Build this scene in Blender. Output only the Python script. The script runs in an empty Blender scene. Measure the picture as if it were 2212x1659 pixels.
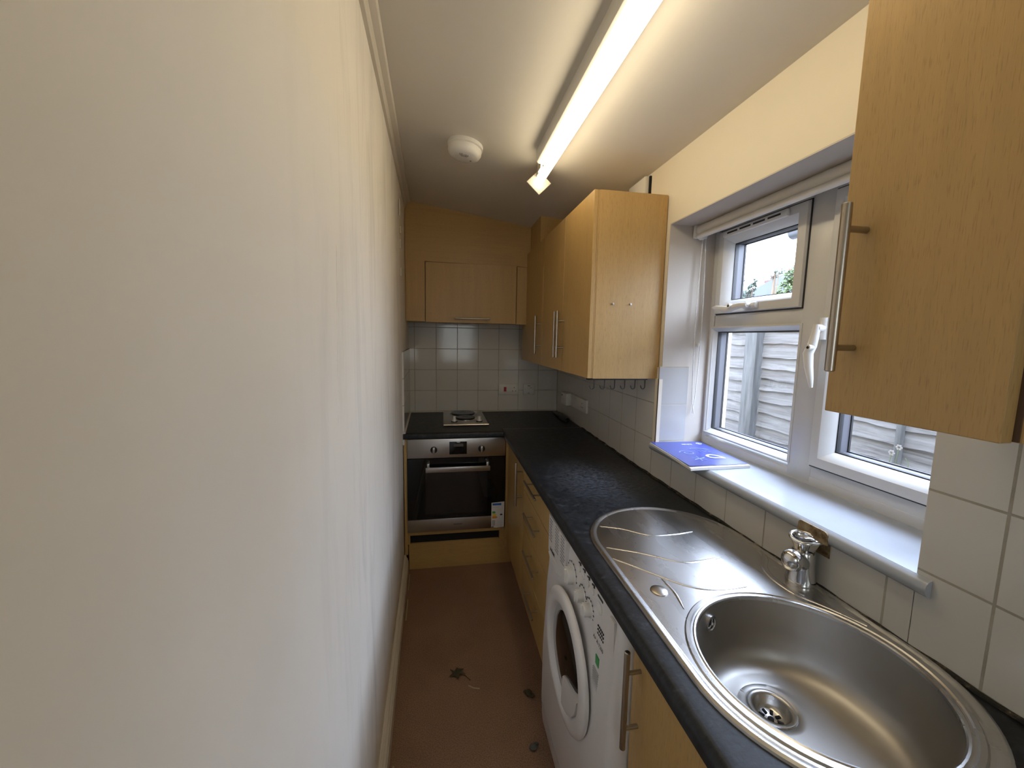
import bpy, bmesh, math, random
from mathutils import Vector, Matrix
from mathutils.geometry import tessellate_polygon
random.seed(7)
S = bpy.context.scene
COL = S.collection
PI = math.pi
sin, cos = math.sin, math.cos

# ------------------------------------------------------------------ camera
CAM_H = 1.446
FPX = 864.0
YAW, PITCH, ROLL = 0.1734, 0.1141, -0.0183
fwd = Vector((sin(YAW) * cos(PITCH), cos(YAW) * cos(PITCH), -sin(PITCH)))
rgt = Vector((cos(YAW), -sin(YAW), 0))
dwn = fwd.cross(rgt)
r2 = cos(ROLL) * rgt + sin(ROLL) * dwn
d2 = -sin(ROLL) * rgt + cos(ROLL) * dwn
cam = bpy.data.cameras.new('camera')
cam.sensor_fit = 'HORIZONTAL'
cam.sensor_width = 36.0
cam.lens = FPX / 2212.0 * 36.0
cam.clip_start = 0.02
cam_ob = bpy.data.objects.new('camera', cam)
M = Matrix((r2, -d2, -fwd)).transposed().to_4x4()
M.translation = Vector((0, 0, CAM_H))
cam_ob.matrix_world = M
COL.objects.link(cam_ob)
S.camera = cam_ob

# ------------------------------------------------------------------ sky, daylight, exposure
SKY = 19.0
LAMP = 12.7
w = bpy.data.worlds.new('overcast_sky')
S.world = w
w.use_nodes = True
bg = w.node_tree.nodes['Background']
wnt = w.node_tree
wtc = wnt.nodes.new('ShaderNodeTexCoord')
wsp = wnt.nodes.new('ShaderNodeSeparateXYZ')
wnt.links.new(wtc.outputs['Generated'], wsp.inputs[0])
wrp = wnt.nodes.new('ShaderNodeValToRGB')       # overcast sky: brighter towards the zenith
wrp.color_ramp.elements[0].position = 0.0
wrp.color_ramp.elements[0].color = (0.48, 0.56, 0.69, 1)
wrp.color_ramp.elements[1].position = 0.9
wrp.color_ramp.elements[1].color = (0.78, 0.94, 1.25, 1)
wnt.links.new(wsp.outputs['Z'], wrp.inputs[0])
wnt.links.new(wrp.outputs[0], bg.inputs['Color'])
bg.inputs['Strength'].default_value = SKY
pl = bpy.data.lights.new('window_portal', 'AREA')
pl.shape = 'RECTANGLE'
pl.size = 0.94
pl.size_y = 0.88
pl.cycles.is_portal = True
po = bpy.data.objects.new('window_portal', pl)
po.location = (1.17, 1.04, 1.465)
po.rotation_euler = (0, PI / 2, 0)
COL.objects.link(po)
vs = S.view_settings
vs.view_transform = 'Standard'
vs.look = 'None'
vs.exposure = 0.12
vs.gamma = 1.0
vs.use_curve_mapping = False
S.cycles.use_denoising = True
S.cycles.max_bounces = 10
S.cycles.diffuse_bounces = 6
S.cycles.glossy_bounces = 5
S.cycles.transparent_max_bounces = 12
S.cycles.sample_clamp_indirect = 6.0
S.cycles.caustics_reflective = False

# ------------------------------------------------------------------ materials
MATS = {}


def newmat(name):
    m = bpy.data.materials.new(name)
    m.use_nodes = True
    MATS[name] = m
    nt = m.node_tree
    b = nt.nodes['Principled BSDF']
    return m, nt, b


def N(nt, typ, **kw):
    n = nt.nodes.new(typ)
    for k, v in kw.items():
        if k in n.inputs:
            n.inputs[k].default_value = v
        else:
            setattr(n, k, v)
    return n


def ramp(nt, src, stops):
    r = nt.nodes.new('ShaderNodeValToRGB')
    nt.links.new(src, r.inputs[0])
    e = r.color_ramp.elements
    while len(e) < len(stops):
        e.new(0.5)
    for i, (p, c) in enumerate(stops):
        e[i].position = p
        e[i].color = (*c, 1) if len(c) == 3 else c
    return r.outputs[0]


def coords(nt, scale=(1, 1, 1), rot=(0, 0, 0), loc=(0, 0, 0), kind='Object'):
    tc = nt.nodes.new('ShaderNodeTexCoord')
    mp = N(nt, 'ShaderNodeMapping')
    mp.inputs['Scale'].default_value = scale
    mp.inputs['Rotation'].default_value = rot
    mp.inputs['Location'].default_value = loc
    nt.links.new(tc.outputs[kind], mp.inputs[0])
    return mp.outputs[0]


def noise(nt, vec, scale=5, detail=4, rough=0.5, dist=0.0):
    n = N(nt, 'ShaderNodeTexNoise')
    n.inputs['Scale'].default_value = scale
    n.inputs['Detail'].default_value = detail
    n.inputs['Roughness'].default_value = rough
    n.inputs['Distortion'].default_value = dist
    if vec:
        nt.links.new(vec, n.inputs['Vector'])
    return n.outputs['Fac']


def bump(nt, b, h, strength=0.2, dist=0.01):
    n = N(nt, 'ShaderNodeBump')
    n.inputs['Strength'].default_value = strength
    n.inputs['Distance'].default_value = dist
    nt.links.new(h, n.inputs['Height'])
    nt.links.new(n.outputs[0], b.inputs['Normal'])


def mixc(nt, fac, a, c, mode='MIX'):
    n = nt.nodes.new('ShaderNodeMix')
    n.data_type = 'RGBA'
    n.blend_type = mode
    for k, v in ((0, fac), (6, a), (7, c)):
        if hasattr(v, 'is_linked') or hasattr(v, 'links'):
            nt.links.new(v, n.inputs[k])
        else:
            n.inputs[k].default_value = (*v, 1) if isinstance(v, tuple) else v
    return n.outputs[2]


def plain(name, col, rough=0.5, metal=0.0, bumpy=0.0, bscale=200, var=0.0, coat=0.0):
    m, nt, b = newmat(name)
    b.inputs['Base Color'].default_value = (*col, 1)
    b.inputs['Roughness'].default_value = rough
    b.inputs['Metallic'].default_value = metal
    b.inputs['Coat Weight'].default_value = coat
    v = coords(nt)
    if var:
        f = noise(nt, v, 14, 5, 0.6)
        c = ramp(nt, f, [(0.3, tuple(x * (1 - var) for x in col)), (0.7, tuple(min(1, x * (1 + var)) for x in col))])
        nt.links.new(c, b.inputs['Base Color'])
    if bumpy:
        bump(nt, b, noise(nt, v, bscale, 3), bumpy, 0.004)
    return m


def wood(name, base, grain=(1, 1, 0.05), rough=0.42):
    m, nt, b = newmat(name)
    v = coords(nt, tuple(g * 60 for g in grain))
    f1 = noise(nt, v, 1.6, 6, 0.62, 0.6)
    v2 = coords(nt, tuple(g * 14 for g in grain))
    f2 = noise(nt, v2, 1.0, 3, 0.5, 1.4)
    v3 = coords(nt, tuple(g * 700 if g > 0.5 else g * 900 for g in grain))
    f3 = noise(nt, v3, 1.0, 2, 0.5)
    c1 = ramp(nt, f1, [(0.3, tuple(x * 0.90 for x in base)), (0.62, base), (0.8, tuple(min(1, x * 1.05) for x in base))])
    c2 = mixc(nt, 0.30, c1, ramp(nt, f2, [(0.35, tuple(x * 0.86 for x in base)), (0.65, tuple(x * 1.07 for x in base))]))
    fl = ramp(nt, f3, [(0.30, (0.66, 0.62, 0.56)), (0.44, (1, 1, 1))])
    c3 = mixc(nt, 0.6, c2, fl, 'MULTIPLY')
    nt.links.new(c3, b.inputs['Base Color'])
    b.inputs['Roughness'].default_value = rough
    b.inputs['Coat Weight'].default_value = 0.12
    b.inputs['Coat Roughness'].default_value = 0.25
    bump(nt, b, f3, 0.06, 0.002)
    return m


def tiles(name, axis, pitch, o_u, o_v, tile=(0.66, 0.645, 0.615), grout=(0.45, 0.42, 0.36)):
    """glazed square wall tiles with grout, laid on world axes (objects of this kind stay at the origin)"""
    m, nt, b = newmat(name)
    tc = nt.nodes.new('ShaderNodeTexCoord')
    sp = nt.nodes.new('ShaderNodeSeparateXYZ')
    nt.links.new(tc.outputs['Object'], sp.inputs[0])
    cb = nt.nodes.new('ShaderNodeCombineXYZ')

    def sh(out, off):
        a = N(nt, 'ShaderNodeMath', operation='SUBTRACT')
        nt.links.new(out, a.inputs[0])
        a.inputs[1].default_value = off
        return a.outputs[0]
    nt.links.new(sh(sp.outputs[axis], o_u - 40 * pitch), cb.inputs[0])
    nt.links.new(sh(sp.outputs[2], o_v - 40 * pitch), cb.inputs[1])
    br = N(nt, 'ShaderNodeTexBrick', offset=0.0, squash=1.0)
    br.inputs['Scale'].default_value = 1.0
    br.inputs['Mortar Size'].default_value = 0.0025
    br.inputs['Mortar Smooth'].default_value = 0.25
    br.inputs['Brick Width'].default_value = pitch
    br.inputs['Row Height'].default_value = pitch
    nt.links.new(cb.outputs[0], br.inputs['Vector'])
    v = coords(nt)
    dirt = ramp(nt, noise(nt, v, 9, 6, 0.65), [(0.35, tuple(x * 0.70 for x in grout)), (0.62, grout)])
    tint = ramp(nt, noise(nt, v, 3, 3), [(0.3, tuple(x * 0.95 for x in tile)), (0.7, tile)])
    c = mixc(nt, br.outputs['Fac'], tint, dirt)
    nt.links.new(c, b.inputs['Base Color'])
    rr = ramp(nt, br.outputs['Fac'], [(0.0, (0.10, 0.10, 0.10)), (1.0, (0.8, 0.8, 0.8))])
    nt.links.new(rr, b.inputs['Roughness'])
    inv = N(nt, 'ShaderNodeMath', operation='SUBTRACT')
    inv.inputs[0].default_value = 1.0
    nt.links.new(br.outputs['Fac'], inv.inputs[1])
    wob = N(nt, 'ShaderNodeMath', operation='MULTIPLY_ADD')
    nt.links.new(noise(nt, v, 11, 2), wob.inputs[0])
    wob.inputs[1].default_value = 0.35
    nt.links.new(inv.outputs[0], wob.inputs[2])
    bump(nt, b, wob.outputs[0], 0.35, 0.002)
    return m


def painted(name, col, smudge=0.0):
    m, nt, b = newmat(name)
    v = coords(nt)
    f = noise(nt, v, 2.2, 5, 0.6)
    c = ramp(nt, f, [(0.3, tuple(x * 0.95 for x in col)), (0.7, col)])
    if smudge:
        vv = coords(nt, (1.0, 5.5, 0.9))
        g = noise(nt, vv, 2.0, 6, 0.66, 0.4)
        mask = ramp(nt, g, [(0.50, (0, 0, 0)), (0.72, (1, 1, 1))])
        # greasy rub marks gather along the far half of the wall, where people brush past the units
        tc = nt.nodes.new('ShaderNodeTexCoord')
        sp = nt.nodes.new('ShaderNodeSeparateXYZ')
        nt.links.new(tc.outputs['Object'], sp.inputs[0])
        my = N(nt, 'ShaderNodeMapRange')
        my.inputs[1].default_value = 0.45
        my.inputs[2].default_value = 1.1
        nt.links.new(sp.outputs[1], my.inputs[0])
        mul = N(nt, 'ShaderNodeMath', operation='MULTIPLY')
        nt.links.new(mask, mul.inputs[0])
        nt.links.new(my.outputs[0], mul.inputs[1])
        sc = N(nt, 'ShaderNodeMath', operation='MULTIPLY')
        nt.links.new(mul.outputs[0], sc.inputs[0])
        sc.inputs[1].default_value = smudge
        c = mixc(nt, sc.outputs[0], c, tuple(x * k for x, k in zip(col, (0.50, 0.50, 0.52))))
    nt.links.new(c, b.inputs['Base Color'])
    b.inputs['Roughness'].default_value = 0.62
    big = noise(nt, v, 6, 3, 0.5)
    fine = noise(nt, v, 130, 3, 0.5)
    ad = N(nt, 'ShaderNodeMath', operation='MULTIPLY_ADD')
    nt.links.new(fine, ad.inputs[0])
    ad.inputs[1].default_value = 0.06
    nt.links.new(big, ad.inputs[2])
    bump(nt, b, ad.outputs[0], 0.12, 0.02)
    return m


def steel(name, col=(0.62, 0.60, 0.57), rough=0.28, stretch=(1, 1, 1), var=0.10, metal=1.0, aniso=0.0):
    m, nt, b = newmat(name)
    b.inputs['Metallic'].default_value = metal
    v = coords(nt, stretch)
    f = noise(nt, v, 10, 4, 0.55)
    c = ramp(nt, f, [(0.3, tuple(x * 0.95 for x in col)), (0.7, col)])
    nt.links.new(c, b.inputs['Base Color'])
    r = ramp(nt, noise(nt, v, 14, 4, 0.55), [(0.3, (rough - var * 0.35,) * 3), (0.7, (rough + var * 0.35,) * 3)])
    nt.links.new(r, b.inputs['Roughness'])
    b.inputs['Anisotropic'].default_value = aniso
    return m


def glass(name, tint=(1, 1, 1), refl=1.0):
    m, nt, b = newmat(name)
    nt.nodes.remove(b)
    tr = N(nt, 'ShaderNodeBsdfTransparent')
    tr.inputs[0].default_value = (*tint, 1)
    gl = N(nt, 'ShaderNodeBsdfGlossy')
    gl.inputs['Roughness'].default_value = 0.02
    fr = N(nt, 'ShaderNodeLayerWeight')
    fr.inputs[0].default_value = 0.5
    pw = N(nt, 'ShaderNodeMath', operation='POWER')
    pw.inputs[1].default_value = 5.0
    nt.links.new(fr.outputs['Facing'], pw.inputs[0])
    mu = N(nt, 'ShaderNodeMath', operation='MULTIPLY_ADD')
    mu.inputs[1].default_value = 0.9 * refl
    mu.inputs[2].default_value = 0.04 * refl
    nt.links.new(pw.outputs[0], mu.inputs[0])
    mx = N(nt, 'ShaderNodeMixShader')
    nt.links.new(mu.outputs[0], mx.inputs[0])
    nt.links.new(tr.outputs[0], mx.inputs[1])
    nt.links.new(gl.outputs[0], mx.inputs[2])
    nt.links.new(mx.outputs[0], nt.nodes['Material Output'].inputs[0])
    return m


BEECH = (0.49, 0.313, 0.116)
wood('beech_vertical', BEECH, (1, 1, 0.05))
wood('beech_horizontal', BEECH, (0.05, 1, 1))
wood('beech_along', BEECH, (1, 0.05, 1))
plain('beech_edge', (0.50, 0.33, 0.20), 0.5, var=0.06)
plain('gap_shade', (0.10, 0.06, 0.04), 0.6)  # dark sheet colour standing in for shade in cupboard door gaps
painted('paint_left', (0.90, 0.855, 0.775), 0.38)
painted('paint_right', (0.76, 0.69, 0.56))
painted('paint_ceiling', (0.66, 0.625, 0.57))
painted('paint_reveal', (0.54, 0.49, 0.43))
painted('gloss_white', (0.66, 0.61, 0.53))
tiles('tiles_right', 1, 0.1545, 0.4600, 0.8755)
tiles('tiles_back', 0, 0.1590, -0.2050, 0.8800)
tiles('tiles_left', 1, 0.1590, 2.4400, 0.8800)
tiles('tiles_reveal_dimmed', 0, 0.1545, 0.8560, 0.8755, (0.48, 0.47, 0.455))  # same tiles, colour darkened to offset the strong window light
plain('upvc', (0.60, 0.595, 0.58), 0.28, var=0.02)
plain('upvc_sill', (0.42, 0.455, 0.51), 0.16, var=0.02)
plain('spacer_grey', (0.10, 0.10, 0.115), 0.45)
plain('white_plastic', (0.70, 0.69, 0.66), 0.35, var=0.02)
plain('old_plastic', (0.60, 0.57, 0.50), 0.45, var=0.04)
plain('appliance_white', (0.70, 0.68, 0.67), 0.30, var=0.02, coat=0.2)
plain('appliance_grey', (0.42, 0.42, 0.42), 0.35)
plain('black_rubber', (0.012, 0.012, 0.014), 0.5)
plain('black_plastic', (0.010, 0.010, 0.011), 0.35)
plain('black_enamel', (0.010, 0.009, 0.012), 0.32)
plain('black_glass', (0.004, 0.004, 0.005), 0.04)
plain('dark_recess', (0.006, 0.005, 0.005), 0.8)
plain('oven_cavity', (0.10, 0.09, 0.075), 0.30)
plain('print_black', (0.03, 0.03, 0.035), 0.6)
plain('print_grey', (0.20, 0.20, 0.21), 0.6)
plain('red_switch', (0.45, 0.015, 0.02), 0.35)
plain('paper', (0.72, 0.71, 0.70), 0.7, var=0.03)
plain('print_blue', (0.02, 0.12, 0.50), 0.5)
plain('print_green', (0.06, 0.32, 0.10), 0.5)
plain('print_yellow', (0.75, 0.60, 0.05), 0.5)
plain('print_orange', (0.70, 0.25, 0.03), 0.5)
plain('booklet_blue', (0.055, 0.075, 0.33), 0.30, var=0.08)
plain('booklet_icon', (0.22, 0.32, 0.78), 0.35)
plain('booklet_white', (0.75, 0.82, 0.92), 0.4)
plain('dry_leaf', (0.055, 0.045, 0.020), 0.8, var=0.3)
plain('dust_grey', (0.10, 0.10, 0.09), 0.9, var=0.3)
plain('straw', (0.40, 0.32, 0.20), 0.8)
plain('gutter_black', (0.010, 0.012, 0.018), 0.4)
plain('fascia_white', (0.06, 0.068, 0.08), 0.5)
plain('slate', (0.045, 0.052, 0.070), 0.6, var=0.15)
plain('terracotta', (0.095, 0.042, 0.034), 0.7, var=0.15)
plain('render_wall', (0.12, 0.115, 0.11), 0.8, var=0.08)
plain('concrete', (0.22, 0.215, 0.20), 0.9, var=0.12)
plain('leaf_green', (0.050, 0.080, 0.018), 0.6, var=0.3)
plain('leaf_dark', (0.026, 0.042, 0.024), 0.6, var=0.3)
plain('bark', (0.10, 0.07, 0.045), 0.9, var=0.2)
plain('petal_white', (0.17, 0.15, 0.135), 0.6)
plain('petal_yellow', (0.17, 0.13, 0.012), 0.6)
steel('sink_steel', (0.58, 0.57, 0.56), 0.27, (1, 0.25, 1), 0.10)
steel('bowl_steel', (0.46, 0.44, 0.41), 0.40, (1, 1, 0.3), 0.08)
steel('brushed_steel', (0.50, 0.47, 0.44), 0.30, (0.06, 1, 1), 0.08)
steel('handle_steel', (0.46, 0.42, 0.37), 0.30, (1, 1, 1), 0.06)
steel('chrome', (0.75, 0.76, 0.78), 0.06, (1, 1, 1), 0.03)
glass('window_glass')
glass('tinted_glass', (0.54, 0.52, 0.47))  # pane of the added rear door; tint tempers its extra daylight
glass('oven_glass', (0.85, 0.85, 0.85), 1.0)

# fluorescent tube: the lamp itself
m, nt, b = newmat('lit_tube')
b.inputs['Base Color'].default_value = (1, 1, 1, 1)
b.inputs['Emission Color'].default_value = (1.0, 0.84, 0.56, 1)
b.inputs['Emission Strength'].default_value = LAMP

# worktop: dark charcoal laminate, faint scratches and chalky wear
m, nt, b = newmat('worktop')
v = coords(nt)
f = noise(nt, v, 42, 7, 0.72)
c = ramp(nt, f, [(0.34, (0.004, 0.0045, 0.005)), (0.56, (0.011, 0.0125, 0.015)), (0.78, (0.055, 0.059, 0.068))])
sv = coords(nt, (40, 90, 1), (0, 0, 0.5))
scr = ramp(nt, noise(nt, sv, 1.2, 6, 0.75, 0.5), [(0.40, (0, 0, 0)), (0.70, (1, 1, 1))])
pg_ = N(nt, 'ShaderNodeTexGradient', gradient_type='SPHERICAL')      # the chalky, scoured patch before the drainer
nt.links.new(coords(nt, (4.2, 3.2, 1), (0, 0, 0.2), (0.32, -1.72, 0)), pg_.inputs[0])
patch = ramp(nt, pg_.outputs['Fac'], [(0.0, (0.10,) * 3), (0.75, (1, 1, 1))])
k = N(nt, 'ShaderNodeMath', operation='MULTIPLY')
nt.links.new(scr, k.inputs[0])
nt.links.new(patch, k.inputs[1])
k2 = N(nt, 'ShaderNodeMath', operation='MULTIPLY')
nt.links.new(k.outputs[0], k2.inputs[0])
k2.inputs[1].default_value = 0.85
nt.links.new(mixc(nt, k2.outputs[0], c, (0.15, 0.165, 0.20)), b.inputs['Base Color'])
nt.links.new(ramp(nt, f, [(0.3, (0.34,) * 3), (0.8, (0.55,) * 3)]), b.inputs['Roughness'])
b.inputs['Specular IOR Level'].default_value = 0.32
bump(nt, b, noise(nt, v, 150, 4), 0.12, 0.002)

# floor: brown speckled sheet vinyl
m, nt, b = newmat('floor_vinyl')
v = coords(nt)
c = ramp(nt, noise(nt, v, 260, 2, 0.5), [(0.30, (0.175, 0.096, 0.058)), (0.5, (0.265, 0.155, 0.098)), (0.72, (0.35, 0.22, 0.145))])
st = ramp(nt, noise(nt, v, 2.5, 6, 0.6), [(0.35, (0.80, 0.78, 0.75)), (0.65, (1, 1, 1))])
nt.links.new(mixc(nt, 1.0, c, st, 'MULTIPLY'), b.inputs['Base Color'])
b.inputs['Roughness'].default_value = 0.55

# weathered fence boards
m, nt, b = newmat('fence_boards')
v = coords(nt, (1, 0.10, 1.6))
f = noise(nt, v, 20, 8, 0.78, 0.8)
c = ramp(nt, f, [(0.30, (0.036, 0.031, 0.028)), (0.48, (0.105, 0.098, 0.094)), (0.70, (0.17, 0.166, 0.163))])
rust = ramp(nt, noise(nt, coords(nt, (1, 0.5, 2)), 5, 5, 0.6), [(0.58, (0, 0, 0)), (0.75, (1, 1, 1))])
kk = N(nt, 'ShaderNodeMath', operation='MULTIPLY')
nt.links.new(rust, kk.inputs[0])
kk.inputs[1].default_value = 0.35
nt.links.new(mixc(nt, kk.outputs[0], c, (0.14, 0.085, 0.055)), b.inputs['Base Color'])
b.inputs['Roughness'].default_value = 0.9
bump(nt, b, f, 0.4, 0.004)
m, nt, b = newmat('fence_post')
v = coords(nt, (1, 1, 0.08))
f = noise(nt, v, 30, 6, 0.7)
nt.links.new(ramp(nt, f, [(0.35, (0.034, 0.033, 0.032)), (0.65, (0.095, 0.095, 0.093))]), b.inputs['Base Color'])
b.inputs['Roughness'].default_value = 0.9
bump(nt, b, f, 0.4, 0.004)

# red brick for the chimney and far house
m, nt, b = newmat('red_brick')
v = coords(nt)
br = N(nt, 'ShaderNodeTexBrick')
br.inputs['Scale'].default_value = 4.0
br.inputs['Color1'].default_value = (0.090, 0.042, 0.034, 1)
br.inputs['Color2'].default_value = (0.078, 0.035, 0.028, 1)
br.inputs['Mortar'].default_value = (0.085, 0.065, 0.055, 1)
nt.links.new(v, br.inputs['Vector'])
nt.links.new(br.outputs[0], b.inputs['Base Color'])
b.inputs['Roughness'].default_value = 0.9

# sealant with black mould, brown stained patch behind the tap
m, nt, b = newmat('mouldy_sealant')
v = coords(nt, (1, 1, 1))
f = noise(nt, v, 28, 7, 0.75)
nt.links.new(ramp(nt, f, [(0.50, (0.008, 0.007, 0.005)), (0.58, (0.07, 0.05, 0.03)), (0.68, (0.38, 0.34, 0.28))]), b.inputs['Base Color'])
b.inputs['Roughness'].default_value = 0.7
bump(nt, b, f, 0.6, 0.004)
m, nt, b = newmat('stained_patch')
f = noise(nt, coords(nt), 40, 6, 0.7)
nt.links.new(ramp(nt, f, [(0.32, (0.10, 0.055, 0.02)), (0.5, (0.30, 0.22, 0.12)), (0.7, (0.40, 0.34, 0.23))]), b.inputs['Base Color'])
b.inputs['Roughness'].default_value = 0.75


# ------------------------------------------------------------------ mesh builder
class MB:
    def __init__(s):
        s.v, s.f = [], []

    def add(s, vs, fs):
        o = len(s.v)
        s.v += [tuple(p) for p in vs]
        s.f += [tuple(i + o for i in f) for f in fs]
        return s

    def box(s, lo, hi, bev=0.0, seg=2, rot=None, piv=None):
        lo, hi = Vector(lo), Vector(hi)
        bm = bmesh.new()
        bmesh.ops.create_cube(bm, size=1.0)
        for q in bm.verts:
            q.co = Vector(((q.co.x + .5) * (hi.x - lo.x) + lo.x, (q.co.y + .5) * (hi.y - lo.y) + lo.y, (q.co.z + .5) * (hi.z - lo.z) + lo.z))
        if bev:
            bmesh.ops.bevel(bm, geom=bm.edges[:], offset=bev, segments=seg, affect='EDGES', profile=0.5)
        if rot is not None:
            p = Vector(piv) if piv is not None else (lo + hi) / 2
            for q in bm.verts:
                q.co = rot @ (q.co - p) + p
        bm.verts.index_update()
        s.add([q.co[:] for q in bm.verts], [[q.index for q in f.verts] for f in bm.faces])
        bm.free()
        return s

    def loft(s, rings, close=True, cap0=False, cap1=False):
        n = len(rings[0])
        vs = [p for r in rings for p in r]
        fs = []
        for i in range(len(rings) - 1):
            for j in range(n if close else n - 1):
                k = (j + 1) % n
                fs.append((i * n + j, i * n + k, (i + 1) * n + k, (i + 1) * n + j))
        if cap0:
            fs.append(tuple(range(n))[::-1])
        if cap1:
            fs.append(tuple((len(rings) - 1) * n + j for j in range(n)))
        return s.add(vs, fs)

    def cyl(s, p0, p1, r, seg=20, r1=None, caps=True):
        p0, p1 = Vector(p0), Vector(p1)
        d = (p1 - p0).normalized()
        a = d.orthogonal().normalized()
        c = d.cross(a)
        r1 = r if r1 is None else r1
        R = [[(p + (a * cos(t) + c * sin(t)) * q) for t in [2 * PI * i / seg for i in range(seg)]] for p, q in ((p0, r), (p1, r1))]
        return s.loft(R, True, caps, caps)

    def tube(s, pts, r, seg=10, caps=True, flat=None):
        pts = [Vector(p) for p in pts]
        rings = []
        up = None
        for i, p in enumerate(pts):
            d = (pts[min(i + 1, len(pts) - 1)] - pts[max(i - 1, 0)]).normalized()
            if up is None:
                up = d.orthogonal().normalized()
            up = (up - d * up.dot(d)).normalized()
            c = d.cross(up)
            rr = r[i] if isinstance(r, (list, tuple)) else r
            if flat:
                z = Vector((0, 0, 1))
                sd = d.cross(z).normalized()
                rings.append([p + sd * cos(t) * rr + z * sin(t) * flat for t in [2 * PI * k / seg for k in range(seg)]])
            else:
                rings.append([p + (up * cos(t) + c * sin(t)) * rr for t in [2 * PI * k / seg for k in range(seg)]])
        return s.loft(rings, True, caps, caps)

    def lathe(s, prof, org, axis, seg=40, cap0=False, cap1=False):
        """prof: (radius, distance along axis)"""
        org, d = Vector(org), Vector(axis).normalized()
        a = Vector((0, 0, 1)) if abs(d.z) < 0.9 else Vector((1, 0, 0))
        a = (a - d * a.dot(d)).normalized()
        c = d.cross(a)
        R = [[org + d * h + (a * cos(t) + c * sin(t)) * r for t in [2 * PI * i / seg for i in range(seg)]] for r, h in prof]
        return s.loft(R, True, cap0, cap1)

    def ball(s, c, r, seg=16, sq=(1, 1, 1)):
        c = Vector(c)
        R = [[c + Vector((sin(PI * i / seg) * cos(t) * sq[0], sin(PI * i / seg) * sin(t) * sq[1], cos(PI * i / seg) * sq[2])) * r
              for t in [2 * PI * k / (seg * 2) for k in range(seg * 2)]] for i in range(1, seg)]
        return s.loft(R, True, True, True)

    def prism(s, poly, holes, z0, z1, ax=2):
        """polygon (with holes) in the two axes other than ax, pulled from z0 to z1 along ax"""
        def P(p, z):
            q = list(p)
            q.insert(ax, z)
            return tuple(q)
        loops = [poly] + list(holes)
        flat = [p for l in loops for p in l]
        tri = tessellate_polygon([[Vector((*p, 0)) for p in l] for l in loops])
        n = len(flat)
        vs = [P(p, z0) for p in flat] + [P(p, z1) for p in flat]
        fs = [tuple(t) for t in tri] + [tuple(i + n for i in reversed(t)) for t in tri]
        o = 0
        for l in loops:
            for i in range(len(l)):
                k = (i + 1) % len(l)
                fs.append((o + i, o + k, n + o + k, n + o + i))
            o += len(l)
        return s.add(vs, fs)

    def extrude(s, prof, path_axis, a0, a1):
        """closed profile (two other axes) pulled along path_axis"""
        return s.prism(prof, [], a0, a1, path_axis)

    def build(s, name, mat, parent=None, smooth=35, loc=None, mats=None):
        me = bpy.data.meshes.new(name)
        base = Vector(loc) if loc is not None else (parent['_o'] if parent is not None else Vector((0, 0, 0)))
        base = Vector(base)
        me.from_pydata([tuple(Vector(p) - base) for p in s.v], [], s.f)
        me.materials.append(MATS[mat])
        bm = bmesh.new()
        bm.from_mesh(me)
        bmesh.ops.recalc_face_normals(bm, faces=bm.faces[:])
        bm.to_mesh(me)
        bm.free()
        if smooth:
            me.shade_smooth()
            me.set_sharp_from_angle(angle=math.radians(smooth))
        o = bpy.data.objects.new(name, me)
        COL.objects.link(o)
        o['_o'] = tuple(base)
        if parent is not None:
            o.parent = parent
        else:
            o.location = base
        return o


def tag(o, label=None, cat=None, group=None, kind=None):
    for k, q in (('label', label), ('category', cat), ('group', group), ('kind', kind)):
        if q:
            o[k] = q
    return o


def thing(name, label, cat, loc, group=None):
    o = bpy.data.objects.new(name, None)
    o.empty_display_size = 0.05
    COL.objects.link(o)
    o.location = loc
    o['_o'] = tuple(loc)
    return tag(o, label, cat, group)


def text(body, size, org, right, up, mat, parent, name='lettering', depth=0.0004, align='CENTER', bold=0.0):
    cu = bpy.data.curves.new('txt', 'FONT')
    cu.body = body
    cu.size = size
    cu.align_x = align
    cu.align_y = 'CENTER'
    cu.extrude = depth
    cu.offset = bold
    to = bpy.data.objects.new('txt', cu)
    COL.objects.link(to)
    dg = bpy.context.evaluated_depsgraph_get()
    me = bpy.data.meshes.new_from_object(to.evaluated_get(dg))
    COL.objects.unlink(to)
    bpy.data.objects.remove(to)
    right, up = Vector(right).normalized(), Vector(up).normalized()
    n = right.cross(up)
    base = Vector(parent['_o'])
    T = Matrix((right, up, n)).transposed().to_4x4()
    T.translation = Vector(org) - base
    me.transform(T)
    me.materials.clear()
    me.materials.append(MATS[mat])
    me.name = name
    o = bpy.data.objects.new(name, me)
    COL.objects.link(o)
    o.parent = parent
    o['_o'] = tuple(base)
    return o


def bar_handle(parent, c, half, axis, nrm, r=0.006, stand=0.035, stub=0.064, mat='handle_steel'):
    """bar handle: c is the point on the door face behind its middle"""
    c, nrm = Vector(c), Vector(nrm)
    ax = Vector({'x': (1, 0, 0), 'y': (0, 1, 0), 'z': (0, 0, 1)}[axis])
    mb = MB()
    bc = c + nrm * stand
    mb.lathe([(r * .75, -half), (r, -half + .0015), (r, half - .0015), (r * .75, half)], bc, ax, 16, True, True)
    for q in (-1, 1):
        mb.cyl(c + ax * stub * q, bc + ax * stub * q, r * .72, 12)
    return mb.build('handle', mat, parent)


# ------------------------------------------------------------------ the shell
def xl(y):      # left wall leans away a little with depth
    return -0.200 - 0.026 * (y - 1.16)


def xr(y):      # face of the tiles on the window wall
    return 0.881 + max(0.0, 0.0204 * (y - 1.7))


def zc(x):      # sloping ceiling
    return 1.446 + 0.715 + (0.889 - x) * 0.137


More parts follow.
